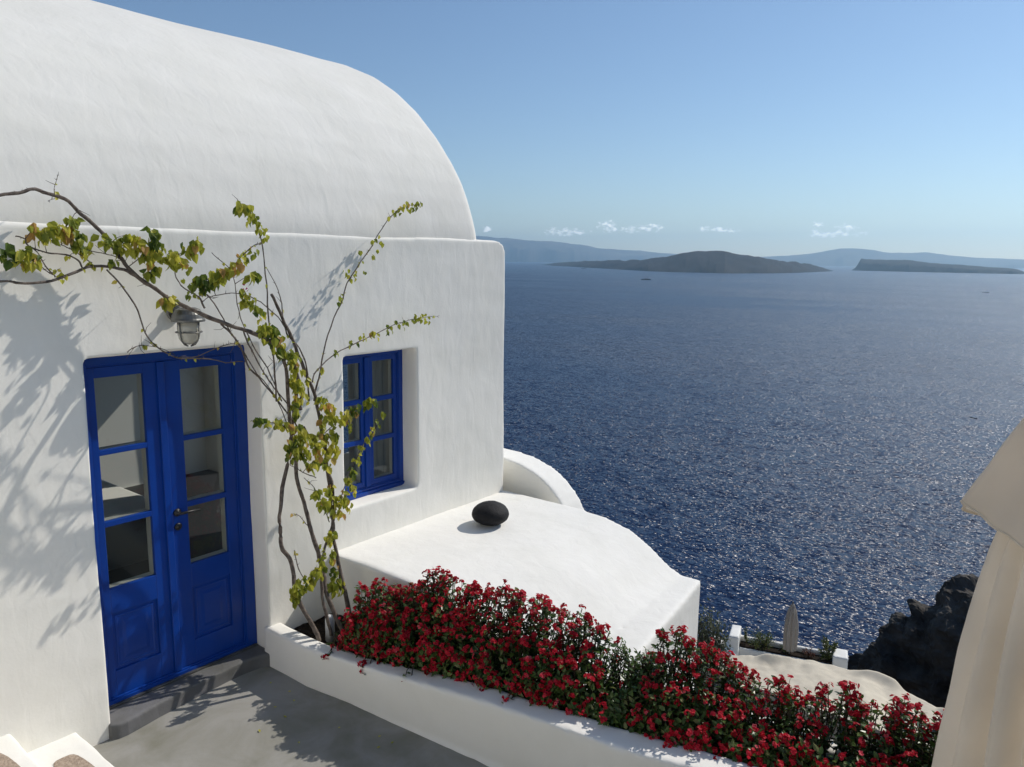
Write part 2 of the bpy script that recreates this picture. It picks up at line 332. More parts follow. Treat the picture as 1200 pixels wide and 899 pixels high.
# traced sizes, in metres
VINE = [('stem',0.016,0.011,[[3.144,-0.43,0.175],[3.128,-0.39,0.284],[3.052,-0.32,0.506],[3.069,-0.25,0.732],[3.013,-0.22,0.866],[3.02,-0.2,1.031],[3.056,-0.18,1.214],[3.108,-0.2,1.474],[3.13,-0.22,1.69],[3.15,-0.24,1.868],[3.145,-0.293,2.022]]),('stem',0.017,0.011,[[3.373,-0.5,0.04],[3.334,-0.44,0.207],[3.283,-0.36,0.436],[3.278,-0.3,0.679],[3.234,-0.27,0.889],[3.205,-0.24,1.091],[3.157,-0.22,1.321],[3.149,-0.22,1.47],[3.102,-0.24,1.698],[3.031,-0.322,2.067],[2.959,-0.363,2.279]]),('stem',0.017,0.009,[[3.444,-0.42,0.165],[3.452,-0.36,0.376],[3.43,-0.3,0.631],[3.423,-0.26,0.885],[3.438,-0.23,1.082],[3.438,-0.2,1.307],[3.389,-0.2,1.645],[3.323,-0.22,1.903],[3.202,-0.275,2.09],[3.051,-0.347,2.338],[2.967,-0.38,2.456],[2.866,-0.426,2.607]]),('stem',0.012,0.008,[[3.257,-0.42,0.172],[3.246,-0.35,0.446],[3.294,-0.3,0.725],[3.45,-0.25,0.979],[3.437,-0.22,1.285],[3.337,-0.22,1.47],[3.213,-0.24,1.679]]),('main',0.014,0.008,[[3.19,-0.24,1.803],[3.18,-0.26,1.938],[3.095,-0.32,2.117],[2.908,-0.381,2.285],[2.742,-0.43,2.365],[2.545,-0.383,2.447],[2.446,-0.313,2.504],[2.375,-0.197,2.562],[2.301,-0.147,2.628],[2.229,-0.135,2.679],[2.134,-0.118,2.762],[2.094,-0.111,2.834],[2.023,-0.1,2.95],[1.93,-0.099,3.039],[1.849,-0.098,3.116],[1.727,-0.096,3.161],[1.675,-0.098,3.174],[1.605,-0.1,3.147],[1.525,-0.104,3.129],[1.301,-0.109,3.069],[1.027,-0.117,2.968]]),('main',0.009,0.006,[[2.229,-0.135,2.679],[2.153,-0.125,2.728],[2.108,-0.121,2.757],[1.96,-0.111,2.776],[1.883,-0.11,2.758],[1.762,-0.108,2.708],[1.605,-0.106,2.688],[1.489,-0.104,2.699],[1.303,-0.104,2.685],[1.063,-0.104,2.646]]),('branch',0.005,0.003,[[2.018,-0.112,2.757],[2.111,-0.119,2.641],[2.166,-0.122,2.542],[2.2,-0.117,2.416],[2.262,-0.115,2.315],[2.378,-0.153,2.226],[2.462,-0.239,2.226],[2.598,-0.312,2.199],[2.709,-0.33,2.19]]),('branch',0.003,0.0015,[[2.108,-0.095,2.281],[2.175,-0.104,2.316],[2.263,-0.111,2.305],[2.342,-0.116,2.268],[2.378,-0.153,2.226]]),('branch',0.003,0.002,[[2.378,-0.153,2.226],[2.463,-0.239,2.241],[2.583,-0.316,2.3],[2.666,-0.341,2.301],[2.723,-0.357,2.212]]),('branch',0.005,0.003,[[1.892,-0.11,2.762],[1.872,-0.112,2.808],[1.812,-0.114,2.835],[1.695,-0.115,2.847],[1.626,-0.114,2.885],[1.62,-0.114,2.916],[1.573,-0.116,2.927]]),('branch',0.004,0.002,[[1.75,-0.108,2.717],[1.711,-0.113,2.776],[1.675,-0.115,2.842],[1.629,-0.117,2.881]]),('branch',0.0035,0.002,[[1.943,-0.111,2.795],[1.865,-0.115,2.85],[1.802,-0.117,2.885],[1.748,-0.119,2.897]]),('branch',0.003,0.002,[[1.889,-0.115,2.877],[1.919,-0.116,2.859],[2.055,-0.114,2.838],[2.113,-0.118,2.805]]),('branch',0.003,0.002,[[1.739,-0.108,2.731],[1.671,-0.112,2.785],[1.593,-0.116,2.828],[1.516,-0.117,2.845]]),('branch',0.003,0.002,[[2.134,-0.118,2.762],[2.221,-0.151,2.835],[2.33,-0.184,2.827],[2.374,-0.394,2.877]]),('branch',0.003,0.002,[[2.22,-0.133,2.679],[2.252,-0.158,2.748],[2.268,-0.177,2.836],[2.26,-0.182,2.909]]),('branch',0.006,0.002,[[2.981,-0.27,1.895],[2.907,-0.371,2.113],[2.857,-0.409,2.431],[2.822,-0.435,2.729],[2.785,-0.453,2.976],[2.73,-0.465,3.089],[2.673,-0.46,3.14],[2.633,-0.461,3.153]]),('branch',0.006,0.002,[[3.255,-0.25,1.855],[3.212,-0.291,2.091],[3.131,-0.323,2.246],[3.021,-0.352,2.352],[2.977,-0.37,2.542],[2.939,-0.387,2.652],[2.851,-0.413,2.765]]),('branch',0.0045,0.002,[[3.02,-0.27,1.89],[2.843,-0.383,2.138],[2.696,-0.418,2.352],[2.634,-0.422,2.557],[2.592,-0.431,2.746],[2.49,-0.401,2.859]]),('branch',0.004,0.002,[[3.021,-0.352,2.341],[2.966,-0.38,2.434],[2.734,-0.449,2.586],[2.614,-0.439,2.62],[2.481,-0.392,2.607],[2.446,-0.348,2.576]]),('branch',0.0065,0.002,[[3.321,-0.22,1.843],[3.367,-0.204,1.969],[3.419,-0.18,2.071],[3.478,-0.16,2.241],[3.641,-0.14,2.507],[3.741,-0.13,2.684],[3.892,-0.12,2.84],[4.014,-0.12,2.988],[4.128,-0.13,3.132],[4.245,-0.14,3.221],[4.336,-0.15,3.252],[4.438,-0.16,3.251]]),('branch',0.005,0.0015,[[3.302,-0.232,1.979],[3.353,-0.207,2.05],[3.551,-0.18,2.15],[3.834,-0.17,2.234],[4.085,-0.16,2.308],[4.296,-0.16,2.349],[4.487,-0.16,2.366],[4.647,-0.17,2.373]]),('branch',0.004,0.002,[[3.148,-0.22,1.627],[2.993,-0.3,1.742],[2.85,-0.34,1.782],[2.713,-0.38,1.82]]),('branch',0.004,0.0015,[[3.427,-0.24,0.983],[3.508,-0.24,1.086],[3.601,-0.25,1.275],[3.695,-0.26,1.421],[3.805,-0.27,1.54],[3.919,-0.28,1.662]]),('branch',0.0035,0.0015,[[3.417,-0.2,1.59],[3.526,-0.24,1.672],[3.638,-0.27,1.748],[3.785,-0.3,1.795]]),('branch',0.006,0.003,[[2.47,-0.33,2.534],[2.449,-0.324,2.58],[2.426,-0.329,2.601],[2.38,-0.284,2.645],[2.357,-0.227,2.714],[2.352,-0.215,2.778]]),('branch',0.004,0.003,[[2.437,-0.339,2.606],[2.459,-0.41,2.692],[2.5,-0.499,2.743],[2.566,-0.541,2.812],[2.636,-0.595,2.901],[2.695,-0.592,2.922]]),('branch',0.004,0.003,[[2.482,-0.336,2.615],[2.523,-0.345,2.558],[2.617,-0.361,2.379],[2.745,-0.375,2.158],[2.994,-0.26,1.892],[3.132,-0.24,1.573]]),('branch',0.006,0.005,[[2.54,-0.38,2.437],[2.609,-0.383,2.366],[2.671,-0.377,2.277],[2.729,-0.371,2.154],[2.964,-0.26,1.942],[3.157,-0.24,1.689]]),('branch',0.005,0.004,[[2.662,-0.42,2.406],[2.709,-0.411,2.287],[2.801,-0.391,2.137],[2.965,-0.28,1.985],[3.166,-0.25,1.749]]),('branch',0.004,0.002,[[3.316,-0.22,1.287],[3.158,-0.26,1.377],[3.048,-0.3,1.45]]),('branch',0.003,0.0015,[[3.215,-0.26,0.955],[3.138,-0.27,1.053],[3.069,-0.28,1.097]]),('branch',0.004,0.002,[[3.087,-0.26,0.822],[3.101,-0.3,0.66],[3.126,-0.36,0.605],[3.201,-0.36,0.656],[3.287,-0.33,0.748]]),('branch',0.004,0.002,[[3.402,-0.25,0.94],[3.346,-0.25,1.096],[3.276,-0.25,1.226],[3.2,-0.24,1.316]]),('branch',0.002,0.001,[[1.784,-0.097,3.156],[1.787,-0.097,3.191],[1.798,-0.097,3.223],[1.813,-0.097,3.255]]),('branch',0.002,0.001,[[1.799,-0.097,3.135],[1.773,-0.1,3.129],[1.746,-0.102,3.114]])]
LEAVES = [[1.526,-0.12,2.841,0.039,0.043,10],[1.591,-0.121,2.828,0.04,0.04,10],[1.634,-0.119,2.807,0.032,0.04,7],[1.666,-0.12,2.807,0.016,0.022,2],[1.668,-0.123,2.956,0.036,0.031,8],[1.711,-0.123,2.931,0.028,0.031,7],[1.754,-0.119,2.981,0.024,0.023,5],[1.813,-0.117,2.966,0.037,0.05,15],[1.849,-0.12,3.012,0.029,0.032,7],[1.859,-0.12,2.913,0.037,0.046,11],[1.897,-0.118,2.877,0.029,0.033,7],[1.78,-0.108,2.717,0.017,0.028,2],[1.76,-0.111,2.749,0.012,0.009,1],[1.924,-0.11,2.781,0.017,0.014,2],[1.964,-0.111,2.776,0.013,0.009,1],[2.043,-0.112,2.79,0.022,0.014,3],[2.041,-0.117,2.918,0.039,0.038,9],[2.073,-0.123,2.881,0.026,0.029,5],[2.116,-0.14,2.939,0.026,0.029,6],[2.171,-0.16,2.897,0.052,0.049,17],[2.257,-0.19,2.933,0.04,0.059,15],[2.237,-0.179,2.836,0.053,0.044,12],[2.206,-0.164,2.859,0.035,0.039,6],[2.338,-0.2,2.837,0.04,0.045,11],[2.354,-0.263,2.808,0.036,0.05,10],[2.363,-0.386,2.881,0.039,0.039,10],[2.382,-0.428,2.901,0.026,0.029,5],[2.363,-0.348,2.78,0.022,0.034,4],[2.237,-0.164,2.723,0.027,0.04,5],[2.276,-0.171,2.748,0.022,0.02,3],[2.33,-0.165,2.578,0.041,0.03,9],[2.298,-0.164,2.564,0.023,0.035,4],[2.409,-0.375,2.672,0.036,0.04,9],[2.442,-0.421,2.693,0.04,0.04,10],[2.474,-0.47,2.723,0.036,0.035,8],[2.494,-0.509,2.743,0.027,0.03,6],[2.544,-0.547,2.783,0.031,0.035,7],[2.382,-0.324,2.612,0.022,0.02,3],[2.576,-0.579,2.832,0.022,0.03,4],[2.634,-0.595,2.862,0.018,0.025,3],[2.369,-0.27,2.69,0.013,0.01,1],[2.641,-0.475,3.138,0.023,0.025,6],[2.673,-0.484,3.11,0.023,0.025,6],[2.712,-0.472,3.063,0.023,0.025,5],[2.753,-0.477,3.02,0.018,0.026,4],[2.799,-0.459,2.986,0.019,0.021,3],[2.818,-0.455,2.946,0.014,0.021,2],[2.711,-0.476,2.716,0.028,0.026,6],[2.637,-0.457,2.625,0.023,0.02,3],[2.674,-0.468,2.578,0.032,0.036,8],[2.717,-0.48,2.526,0.028,0.031,6],[2.762,-0.471,2.477,0.019,0.026,3],[2.779,-0.449,2.396,0.028,0.037,8],[2.861,-0.416,2.356,0.044,0.048,14],[2.931,-0.394,2.306,0.029,0.038,7],[2.886,-0.411,2.256,0.029,0.032,6],[2.98,-0.385,2.235,0.04,0.044,10],[3.045,-0.364,2.183,0.035,0.039,8],[3.104,-0.345,2.118,0.031,0.034,6],[2.762,-0.443,2.344,0.024,0.026,3],[3.069,-0.341,2.025,0.036,0.045,10],[3.136,-0.3,1.925,0.031,0.052,9],[3.105,-0.29,1.822,0.036,0.046,8],[3.364,-0.26,1.842,0.032,0.036,6],[3.406,-0.26,1.774,0.044,0.054,12],[3.464,-0.26,1.691,0.05,0.055,12],[3.358,-0.26,1.683,0.033,0.048,8],[2.75,-0.38,1.815,0.029,0.016,5],[2.836,-0.36,1.781,0.03,0.016,4],[2.94,-0.33,1.766,0.03,0.022,5],[3.032,-0.31,1.719,0.036,0.029,7],[3.134,-0.29,1.67,0.042,0.047,10],[3.067,-0.31,1.584,0.047,0.04,11],[3.194,-0.28,1.58,0.048,0.047,12],[3.31,-0.26,1.574,0.043,0.054,12],[3.406,-0.25,1.537,0.038,0.049,10],[3.449,-0.25,1.453,0.039,0.055,9],[3.314,-0.27,1.471,0.049,0.048,11],[3.169,-0.29,1.502,0.042,0.047,9],[3.065,-0.3,1.512,0.036,0.035,7],[3.245,-0.28,1.406,0.038,0.042,7],[3.363,-0.26,1.378,0.033,0.043,7],[3.476,-0.24,1.561,0.033,0.049,6],[3.274,-0.27,1.193,0.033,0.036,6],[3.346,-0.27,1.1,0.038,0.043,7],[3.445,-0.26,1.073,0.045,0.05,11],[3.524,-0.26,1.106,0.034,0.044,7],[3.57,-0.26,1.029,0.028,0.038,5],[3.466,-0.26,0.99,0.034,0.037,6],[3.417,-0.26,1.176,0.033,0.037,5],[3.359,-0.3,0.835,0.028,0.043,7],[3.362,-0.31,0.72,0.022,0.037,5],[3.297,-0.3,0.802,0.022,0.03,3],[3.223,-0.36,0.662,0.038,0.054,10],[3.141,-0.38,0.643,0.037,0.042,9],[3.054,-0.4,0.628,0.042,0.041,10],[2.99,-0.4,0.613,0.037,0.046,11],[2.981,-0.4,0.542,0.026,0.029,5],[3.271,-0.33,0.721,0.027,0.03,4],[3.373,-0.33,0.579,0.033,0.062,8],[3.416,-0.33,0.479,0.028,0.056,8],[3.331,-0.34,0.479,0.028,0.049,6],[3.224,-0.289,2.001,0.016,0.017,2],[3.411,-0.19,2.054,0.016,0.018,3],[3.625,-0.14,2.508,0.017,0.012,2],[3.65,-0.14,2.557,0.017,0.019,2],[3.711,-0.13,2.728,0.022,0.019,2],[3.766,-0.13,2.696,0.023,0.025,2],[3.852,-0.12,2.877,0.017,0.019,2],[3.951,-0.12,2.847,0.023,0.026,2],[4.011,-0.12,2.886,0.017,0.026,1],[4.065,-0.12,2.97,0.018,0.032,2],[3.979,-0.12,2.961,0.017,0.026,2],[3.85,-0.12,2.783,0.017,0.019,1],[3.889,-0.12,2.714,0.017,0.019,1],[4.182,-0.13,3.179,0.018,0.02,2],[4.236,-0.14,3.201,0.018,0.026,2],[4.299,-0.15,3.23,0.024,0.033,4],[4.363,-0.15,3.234,0.024,0.027,3],[4.419,-0.16,3.257,0.018,0.027,3],[4.137,-0.13,3.139,0.012,0.02,1],[3.543,-0.18,2.163,0.022,0.018,2],[3.702,-0.18,2.207,0.028,0.025,3],[3.835,-0.17,2.253,0.023,0.019,2],[3.927,-0.17,2.253,0.029,0.026,4],[4.094,-0.16,2.294,0.03,0.033,4],[4.166,-0.16,2.323,0.024,0.027,3],[4.249,-0.16,2.324,0.024,0.027,3],[4.362,-0.16,2.359,0.025,0.027,4],[4.439,-0.16,2.362,0.025,0.028,4],[4.517,-0.16,2.351,0.019,0.028,3],[3.784,-0.3,1.789,0.029,0.032,5],[3.727,-0.29,1.77,0.028,0.032,5],[3.637,-0.28,1.743,0.034,0.037,6],[3.557,-0.26,1.702,0.033,0.043,7],[3.587,-0.26,1.621,0.028,0.037,3],[3.901,-0.28,1.651,0.018,0.026,3],[3.849,-0.28,1.607,0.017,0.026,3],[3.806,-0.27,1.553,0.023,0.032,4],[3.754,-0.27,1.49,0.023,0.032,4],[3.711,-0.26,1.425,0.023,0.032,4],[3.66,-0.26,1.35,0.023,0.032,4],[3.618,-0.25,1.278,0.023,0.038,5],[3.583,-0.25,1.194,0.028,0.038,5],[3.63,-0.25,1.125,0.023,0.032,4]]
OUT = [[3.012, -0.079, 0.19], [3.011, -0.426, 0.19], [3.062, -0.771, 0.195], [3.101, -1.144, 0.215], [3.189, -1.908, 0.27], [3.229, -2.387, 0.3], [3.255, -2.819, 0.32], [3.316, -3.112, 0.335]]
INN = [[3.145, 0.008, 0.19], [3.14, -0.132, 0.19], [3.146, -0.514, 0.19], [3.195, -0.959, 0.21], [3.334, -1.736, 0.265], [3.43, -2.718, 0.32]]
CREST = [[3.368, -0.407, 0.42], [3.401, -0.739, 0.631], [3.427, -0.967, 0.674], [3.48, -1.236, 0.815], [3.541, -1.554, 0.777], [3.585, -1.798, 0.808], [3.634, -2.09, 0.792], [3.681, -2.366, 0.751], [3.699, -2.476, 0.619], [3.717, -2.582, 0.578], [3.74, -2.702, 0.693], [3.764, -2.819, 0.785], [3.792, -2.962, 0.759], [3.82, -3.102, 0.705], [3.862, -3.326, 0.667], [3.909, -3.576, 0.69], [3.938, -3.733, 0.735], [3.974, -3.927, 0.699], [4.009, -4.11, 0.709]]
CENTRE = [(0.6335, 11092, 3), (0.61388, 9741, 35.6), (0.58127, 8106, 58.8), (0.54884, 6965, 71.5), (0.51666, 6135, 77.7), (0.49545, 5690, 92.0), (0.46922, 5422, 114.8), (0.45365, 5356, 130.7), (0.43507, 5280, 143.1), (0.41753, 5213, 137.2), (0.40228, 5157, 143.2), (0.38196, 5278, 133.8), (0.36678, 5373, 117.5), (0.34679, 5506, 101.2), (0.32217, 5883, 81.9), (0.30271, 6513, 59.7), (0.28827, 7076, 37.2), (0.2758, 7643, 7.5)]
RIGHT = [(0.25732, 8850, 10.5), (0.25306, 8800, 52.4), (0.24818, 8742, 125.3), (0.22022, 8461, 117.6), (0.17391, 8081, 87.4), (0.15114, 7961, 73.8), (0.12894, 7852, 60.9), (0.09707, 7797, 42.3), (0.08298, 7779, 22.1)]
FARL = [(0.7987, 23500, 878.3), (0.74493, 23500, 845.7), (0.70372, 23500, 780.1), (0.67434, 23500, 762.5), (0.6471, 23500, 717.3), (0.61443, 23500, 646.5), (0.57316, 23500, 551.1), (0.56013, 23500, 488.3), (0.54287, 23500, 452.9), (0.50647, 23500, 408.9), (0.47882, 23500, 323.9), (0.4536, 23500, 291.0), (0.41214, 23500, 223.6), (0.38161, 23500, 180.3), (0.35159, 23500, 137.5)]
FARR = [(0.41193, 22000, 117.7), (0.37167, 22000, 212.1), (0.34207, 22000, 254.6), (0.30927, 22000, 308.6), (0.28954, 22000, 382.1), (0.27109, 22000, 465.6), (0.26005, 22000, 478.4), (0.23548, 22000, 469.8), (0.22544, 22000, 414.6), (0.2165, 22000, 393.3), (0.1817, 22000, 376.0), (0.16037, 22000, 313.5), (0.1298, 22000, 254.2), (0.08803, 22000, 220.7), (0.04327, 22000, 169.6), (-0.00563, 22000, 103.8)]

# ================================================================== THE SETTING
SEA = -70.0
def water_material():
    m = bpy.data.materials.new('sea_water'); m.use_nodes = True
    n, l = m.node_tree.nodes, m.node_tree.links
    b = n['Principled BSDF']; b.inputs['Base Color'].default_value = (.001, .014, .055, 1); b.inputs['Specular IOR Level'].default_value = .38
    b.inputs['Roughness'].default_value = .28; b.inputs['IOR'].default_value = 1.33
    tc = n.new('ShaderNodeTexCoord')
    acc = None
    # (scale per metre, stretch along the crests, slope)
    for sc, st, amp, det in ((.020, 1.8, .16, 2), (.11, 2.6, .62, 3), (.42, 2.9, 1.9, 3), (1.8, 2.2, 1.3, 2)):
        mp = n.new('ShaderNodeMapping'); mp.inputs['Rotation'].default_value = (0, 0, R(-24)); mp.inputs['Scale'].default_value = (sc*st, sc, sc)
        l.new(tc.outputs['Object'], mp.inputs[0])
        t = n.new('ShaderNodeTexNoise'); t.inputs['Scale'].default_value = 1; t.inputs['Detail'].default_value = det; t.inputs['Roughness'].default_value = .6
        l.new(mp.outputs[0], t.inputs['Vector'])
        a = n.new('ShaderNodeVectorMath'); a.operation = 'SUBTRACT'; a.inputs[1].default_value = (.5, .5, .5); l.new(t.outputs['Color'], a.inputs[0])
        c = n.new('ShaderNodeVectorMath'); c.operation = 'MULTIPLY'; c.inputs[1].default_value = (amp, amp*.8, 0); l.new(a.outputs[0], c.inputs[0])
        if acc is None: acc = c
        else:
            s = n.new('ShaderNodeVectorMath'); s.operation = 'ADD'; l.new(acc.outputs[0], s.inputs[0]); l.new(c.outputs[0], s.inputs[1]); acc = s
    # gusts: large patches where the water is rougher or calmer
    g = n.new('ShaderNodeTexNoise'); g.inputs['Scale'].default_value = 1; g.inputs['Detail'].default_value = 5
    gg = n.new('ShaderNodeMapping'); gg.inputs['Rotation'].default_value = (0, 0, R(-30)); gg.inputs['Scale'].default_value = (.0045, .0012, 1); l.new(tc.outputs['Object'], gg.inputs[0]); l.new(gg.outputs[0], g.inputs['Vector'])
    mr = n.new('ShaderNodeMapRange'); mr.inputs[1].default_value = .35; mr.inputs[2].default_value = .65; mr.inputs[3].default_value = .66; mr.inputs[4].default_value = 1.2
    l.new(g.outputs['Fac'], mr.inputs[0])
    ms = n.new('ShaderNodeVectorMath'); ms.operation = 'SCALE'; l.new(acc.outputs[0], ms.inputs[0]); l.new(mr.outputs[0], ms.inputs['Scale'])
    z = n.new('ShaderNodeVectorMath'); z.operation = 'ADD'; z.inputs[1].default_value = (0, 0, 1); l.new(ms.outputs[0], z.inputs[0])
    # breaking facets: scattered small crests tipped far enough to flash the sun
    gm = n.new('ShaderNodeMapping'); gm.inputs['Rotation'].default_value = (0, 0, R(-24)); gm.inputs['Scale'].default_value = (1.9, .8, 1)
    l.new(tc.outputs['Object'], gm.inputs[0])
    gt = n.new('ShaderNodeTexNoise'); gt.inputs['Scale'].default_value = 1.1; gt.inputs['Detail'].default_value = 2; l.new(gm.outputs[0], gt.inputs['Vector'])
    gate = n.new('ShaderNodeMapRange'); gate.inputs[1].default_value = .50; gate.inputs[2].default_value = .58; gx = n.new('ShaderNodeSeparateColor'); l.new(gt.outputs['Color'], gx.inputs[0]); l.new(gx.outputs[2], gate.inputs[0])
    gs = n.new('ShaderNodeVectorMath'); gs.operation = 'SUBTRACT'; gs.inputs[1].default_value = (.60, .66, .5); l.new(gt.outputs['Color'], gs.inputs[0])
    gk = n.new('ShaderNodeVectorMath'); gk.operation = 'MULTIPLY'; gk.inputs[1].default_value = (2.9, 2.9, 0); l.new(gs.outputs[0], gk.inputs[0])
    gsc = n.new('ShaderNodeVectorMath'); gsc.operation = 'SCALE'; l.new(gk.outputs[0], gsc.inputs[0]); gq = n.new('ShaderNodeMath'); gq.operation = 'MULTIPLY'; l.new(gate.outputs[0], gq.inputs[0]); l.new(mr.outputs[0], gq.inputs[1]); l.new(gq.outputs[0], gsc.inputs['Scale'])
    z2 = n.new('ShaderNodeVectorMath'); z2.operation = 'ADD'; l.new(z.outputs[0], z2.inputs[0]); l.new(gsc.outputs[0], z2.inputs[1]); z = z2
    nn = n.new('ShaderNodeVectorMath'); nn.operation = 'NORMALIZE'; l.new(z.outputs[0], nn.inputs[0])
    l.new(nn.outputs[0], b.inputs['Normal'])
    return m
B = 25500.0
v, f = [(-B, -B, SEA), (B, -B, SEA), (B, B, SEA), (-B, B, SEA)], [(0, 1, 2, 3)]
tag(mesh_obj('sea', v, f, water_material()), kind='structure')

def fbm(x, y, z=0, o=5): return noise.fractal((x, y, z), 1.0, 2.1, o)
def ridge_land(name, rows, m, depth, jag=.05, cliff=.5, hump=6):
    """land rising out of the sea: rows of (bearing, shoreline distance, height); real depth behind the crest"""
    az = [r[0] for r in rows]; lo, hi = min(az), max(az); N = 420; T = 16
    az_s = sorted(rows, key=lambda r: r[0]); X = [r[0] for r in az_s]
    vs_, fs = [], []
    for i in range(N+1):
        a = lo+(hi-lo)*i/N; D = np.interp(a, X, [r[1] for r in az_s]); H = np.interp(a, X, [r[2] for r in az_s])
        edge = min(1, (i/N)*18, (1-i/N)*18)**.5
        for j in range(T+1):
            t = j/T
            s = (t/.5) if t <= .5 else (1-(t-.5)/.5)
            prof = min(1, max(0, s))**cliff
            dist = D + depth*t*1.6 + (fbm(a*25, t*2, 5)*depth*.10 if j else fbm(a*80, 0, 3)*depth*.05)
            wx, wy = math.cos(a)*dist/depth, math.sin(a)*dist/depth; g = fbm(wx*2.2, wy*2.2, 1)*jag*2*(4*t*(1-t))
            gl = (abs(noise.noise((wx*4, wy*4, 9)))-.2)*-.5*prof*(1-prof)*4
            z = SEA-2 + (H+2)*max(0, prof*(1+g)+gl*.6)*(edge if j else 1)
            vs_.append((CAM.x+math.cos(a)*dist, CAM.y+math.sin(a)*dist, z))
    for i in range(N):
        for j in range(T):
            k = i*(T+1)+j; fs.append((k, k+1, k+T+2, k+T+1))
    o = mesh_obj(name, vs_, fs, m, smooth=True); return tag(o, kind='structure')
LAVA_LAND = mat('dark_volcanic_land', (.040, .034, .030), .95, .1, col2=(.018, .018, .018), vscale=.004)
FAR_LAND = mat('dry_brown_land', (.16, .13, .10), .95, .1, col2=(.07, .062, .05), vscale=.0012)
ridge_land('volcanic_island', CENTRE, LAVA_LAND, 700, .07, .75)
ridge_land('low_volcanic_island', RIGHT, LAVA_LAND, 500, .05, .35)
ridge_land('far_cliff_coast', FARL, FAR_LAND, 2600, .035, .35)
ridge_land('far_hilly_coast', FARR, FAR_LAND, 2600, .04, .6)

# slope of the caldera under the houses, down into the sea
def slope_mesh():
    vs_, fs = [], []; NX, NY = 90, 110
    for i in range(NX+1):
        for j in range(NY+1):
            x = -40+ (i/NX)**1.15*190; y = -110+j/NY*230
            base = -1.5 if x < 7.5 else -1.5-(x-7.5)*.95
            z = base + fbm(x*.06, y*.06, 2)*3.2*min(1, max(0, (x-6)/14)) + fbm(x*.3, y*.3, 7)*.8*min(1, max(0, (x-7)/10))
            if x < 7: z = -1.5
            if 26 < x < 40 and -8 < y < 14: z = min(z, -17.6)
            vs_.append((x, y, max(z, SEA-3)))
    for i in range(NX):
        for j in range(NY):
            k = i*(NY+1)+j; fs.append((k, k+NY+1, k+NY+2, k+1))
    return vs_, fs
ROCKM = mat('black_volcanic_rock', (.105, .095, .082), .9, .15, col2=(.016, .015, .015), vscale=.42, bump=.16, bscale=1.8)  # paler grey patches in the rock colour stand in for sunlit faces
v, f = slope_mesh()
tag(mesh_obj('hillside', v, f, ROCKM, smooth=True), kind='structure')

# haze: pale even air between the camera and the far coasts
hz = MB().box(-25900, 25900, -25900, 25900, SEA-5, 930)
hm = bpy.data.materials.new('haze_air'); hm.use_nodes = True
hn, hl = hm.node_tree.nodes, hm.node_tree.links; hn.remove(hn['Principled BSDF'])
pv = hn.new('ShaderNodeVolumePrincipled'); pv.inputs['Color'].default_value = (.56, .81, 1.0, 1); pv.inputs['Density'].default_value = 4.6e-5; pv.inputs['Anisotropy'].default_value = .6
hl.new(pv.outputs[0], hn['Material Output'].inputs['Volume'])
tag(hz.obj('haze', hm), kind='stuff')

# ================================================================== THE TERRACE
tb = MB().box(1.40, 3.30, -7.6, .30, -.5, -.10)
tag(tb.plastered('terrace_floor', GREYFLOOR, None, .03, 3, .004, 1.2, .001, 8), kind='structure')
ub = MB().box(-2.4, .75, -7.6, -3.3, -.5, 1.22)
tag(ub.plastered('upper_terrace', GREYFLOOR, None, .05, 2, .004, 1.2, .001, 8), kind='structure')

# stairs climbing away along the wall, white edges round beige treads
st = empty('garden_stairs', (1.0, -1.2, -.1), 'white edged stairs with beige pebbled treads beside the white house wall', 'stairs')
sb = MB()
sb.box(1.30, 1.705, -2.2, .1, -.4, .045)
for i in range(6):
    sb.box(-.9, 1.375-.32*i, -2.2, .1, -.4, .20+.165*i)
sb.plastered('step', WHITE_FLAT, st, .02, 4, .008, 4, .002, 15)
def tread(cx, cy, rx, ry, z, k):
    pts = []
    for i in range(28):
        a = 2*math.pi*i/28; e = .55
        x = math.copysign(abs(math.cos(a))**e, math.cos(a)); y = math.copysign(abs(math.sin(a))**e, math.sin(a))
        w = 1+.06*noise.noise((math.cos(a)*1.5, math.sin(a)*1.5, k))
        pts.append((cx+x*rx*w, cy+y*ry*w))
    MB().prism(pts, z-.02, z+.006, 'z').obj('tread', COBBLE, st, bevel=.004)
tread(1.545, -.66, .082, .46, .046, 1); tread(1.545, -1.62, .082, .44, .046, 2)
for i in range(4): tread(1.195-.32*i, -.72, .10, .64, .201+.165*i, 3+i); 

# ================================================================== THE HOUSE
house = empty('whitewashed_house', (2.5, 0, 0), 'large whitewashed house with barrel vaulted roof, blue double door and blue window', 'house')
wall = MB()
T = .42
wall.box(-1.6, 1.90, 0, T, -.6, 2.98); wall.box(1.88, 3.06, 0, T, 2.25, 2.98)
wall.box(3.04, 3.76, 0, T, -.6, 2.98); wall.box(3.74, 4.56, 0, T, -.6, .885); wall.box(3.74, 4.56, 0, T, 2.10, 2.98)
wall.box(1.88, 3.06, .0, T, -.6, -.115)
prof = [(4.545, -2.0), (5.73, -2.0), (5.73, 2.90)]+[(5.73-.16+.16*math.cos(t), 2.90+.114*math.sin(t)) for t in [R(a) for a in (25, 50, 70, 90)]]+[(4.545, 3.014)]
wall.prism(prof, 0, T, 'y')
wall.box(-1.6, 5.60, .004, T, 2.9, 3.014)
wall.plastered('wall', WHITE, house, .02, 4, .010, 1.3, .0016, 7)
side = MB().box(5.42, 5.725, .40, 2.0, -3.0, 3.0).box(5.42, 5.725, 4.5, 5.2, -3.0, 3.0).box(5.42, 5.725, 2.5, 4.6, -3.0, .0).box(5.42, 5.725, 2.5, 4.6, 2.35, 3.0).box(-1.5, 5.5, 4.9, 5.2, -.6, 3.0).box(-1.6, -1.3, .3, 5.2, -.6, 3.0)  # unseen seaward opening added to let daylight brighten the room
